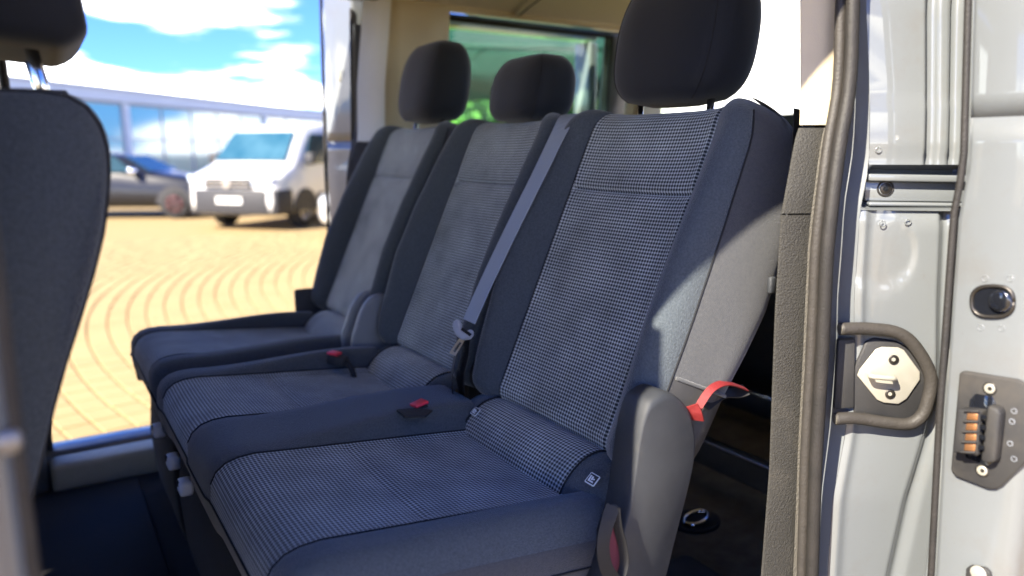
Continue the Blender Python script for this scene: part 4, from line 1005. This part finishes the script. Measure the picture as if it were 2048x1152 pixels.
# black belt running down behind the pillar trim
vb = thing('pillar_belt', 'black seat belt webbing running down behind the dark pillar trim', 'seat belt', (.90, .655, .60))
ribbon('webbing', [Vector((.915, .668, 1.46)), Vector((.905, .660, 1.30)), Vector((.900, .656, 1.10)), Vector((.900, .655, .90)), Vector((.900, .655, .60))], (1, .15, 0), .046, .0016, 'webbing_dark', vb)
cy_ = yp(1543, 570, .652); box('belt_stop', cy_ - Vector((.006, .004, .012)), cy_ + Vector((.006, .004, .012)), 'grey_plastic', vb, bev=.003)

# ------------------------------------------------------------------ cargo floor
tr_ = thing('tie_down_ring', 'chrome tie-down ring in an oval black cup on the cargo floor', 'tie-down', at(1392, 1045, 2, FLOOR + .012))
cc = at(1392, 1045, 2, FLOOR + .013)
ov = [cc + Vector((.062 * math.cos(a), .050 * math.sin(a), 0)) for a in [2 * math.pi * k / 24 for k in range(24)]]
rows = [[cc + (p - cc) * s_ + Vector((0, 0, h)) for p in ov] for s_, h in ((1.0, 0), (.98, .008), (.90, .010), (.80, .006), (.74, .001), (.5, .0005))]
mk('cup', *grid(rows, True, True), 'black_plastic', tr_)
tube('ring', [cc + Vector((.032 * math.cos(a), .022 * math.sin(a), .012 + .006 * math.cos(a))) for a in [2 * math.pi * k / 16 for k in range(17)]], .0055, 'chrome', tr_, sm=1, n=8)
cyl('ring_pivot', cc + Vector((-.02, -.012, .003)), (0, 0, 1), .010, .014, 'chrome', tr_)
for i, (pa, pb, lab) in enumerate((((1397, 872), (1495, 912), 'black cross rail with bright top edge on the cargo floor, nearer the seat'), ((1440, 741), (1507, 765), 'black cross rail with bright top edge on the cargo floor, farther from the seat'))):
    a = at(*pa, 2, .66); b = at(*pb, 2, .66); a.x = b.x = (a.x + b.x) / 2
    if i == 1: a.x = b.x = 1.86
    t = thing('cargo_rail', lab, 'rail', (a.x, 1.40, FLOOR + .012), 'cargo floor rails')
    y0, y1 = .70, 2.10
    box('rail_bar', (a.x - .015, y0, FLOOR + .06), (a.x + .02, y1, .655), 'black_plastic', t, bev=.004)
    box('rail_lit_edge', (a.x - .016, y0, .6552), (a.x + .021, y1, .660), 'chrome', t, bev=.001)  # bright strip stands in for light catching the top edge
    for yy in (y0 + .05, y1 - .09): box('rail_foot', (a.x - .012, yy, FLOOR + .0125), (a.x + .018, yy + .05, FLOOR + .0598), 'black_plastic', t, bev=.002)
# black step panel by the pillar foot
box('step_cover', (.93, .66, FLOOR + .0125), (1.06, .98, .60), 'grey_plastic', VAN, bev=.02)

# ------------------------------------------------------------------ FRONT SEATS
def front_seat(label, dx, dy):
    t = thing('front_seat', label, 'car seat', (-.25 + dx, .99 + dy, FLOOR), 'front seats')
    prof = [(-.195, .80), (-.14, .80), (-.075, .93), (-.042, 1.04), (-.014, 1.125), (.006, 1.19), (.029, 1.25), (.052, 1.315), (.062, 1.355), (.068, 1.398), (.064, 1.430), (.048, 1.452), (.018, 1.460), (-.03, 1.457), (-.058, 1.44), (-.07, 1.38), (-.10, 1.25), (-.15, 1.05), (-.20, .86)]
    P = cat_([Vector((x, 0, z)) for x, z in prof], 3, True); c = sum(P, Vector()) / len(P)
    rows = []
    for k in range(17):
        u = -1 + 2 * k / 16; s_ = 1 - .5 * abs(u) ** 7 * .24; y = .99 + dy + .225 * math.copysign(1 - (1 - abs(u)) ** 1.5, u)
        taper = lambda p: .035 * max(0, (p.z - 1.28) / .19) ** 2 * u
        rows.append([Vector((c.x + (p.x - c.x) * s_ + dx, y - taper(p), c.z + (p.z - c.z) * (1 - .04 * abs(u) ** 6))) for p in P])
    bk_ = mk('backrest', *grid(rows, True, True), 'navy_fabric', t)
    tube('seam', [q + Vector((.0, -.001, 0)) for q in rows[1][::2]] , .0016, 'seam', bk_, n=6, sm=1)
    hr = [(x - .004, z + .022) for x, z in [(-.10, 1.50), (-.035, 1.488), (.02, 1.483), (.046, 1.482), (.066, 1.497), (.068, 1.515), (.058, 1.59), (.040, 1.66), (.01, 1.69), (-.05, 1.685), (-.085, 1.63), (-.10, 1.55)]]
    P = cat_([Vector((x, 0, z)) for x, z in hr], 3, True); c = sum(P, Vector()) / len(P); rows = []
    for k in range(13):
        u = -1 + 2 * k / 12; s_ = max(.05, 1 - abs(u) ** 6 * .22); y = .99 + dy + .125 * math.copysign(1 - (1 - abs(u)) ** 1.5, u)
        rows.append([Vector((c.x + (p.x - c.x) * s_ + dx, y, c.z + (p.z - c.z) * s_)) for p in P])
    h_ = mk('headrest', *grid(rows, True, True), 'head_fabric', t)
    for yy in (-.06, .06):
        tube('post', [(.010 + dx, .99 + dy + yy, 1.53), (.020 + dx, .99 + dy + yy, 1.47), (.022 + dx, .99 + dy + yy, 1.44)], .0065, 'chrome', h_, n=10, sm=1)
        box('post_guide', (.004 + dx, .99 + dy + yy - .018, 1.455), (.042 + dx, .99 + dy + yy + .018, 1.465), 'black_plastic', bk_, bev=.003)
    box('seat_cushion', (-.62 + dx, .77 + dy, .80), (-.12 + dx, 1.21 + dy, .93), 'navy_fabric', t, bev=.04)
    box('seat_base', (-.55 + dx, .80 + dy, FLOOR + .001), (-.15 + dx, 1.18 + dy, .81), 'black_plastic', t, bev=.02)
    q = [(-.20, .74), (-.05, .72), (-.012, .80), (-.006, .88), (-.02, .96), (-.06, 1.02), (-.14, 1.0), (-.20, .9)]
    prism('recliner_cover', cat_([Vector((x + dx, .745 + dy, z)) for x, z in q], 3, True), (0, .03, 0), 'black_plastic', t, bev=.008, seg=3)
    return t
front_seat('dark passenger front seat with chrome headrest posts at the left edge', 0, 0)
front_seat('front driver seat farther across the cab, mostly hidden by the passenger seat', -.10, .86)
print('objects', len(S.objects))
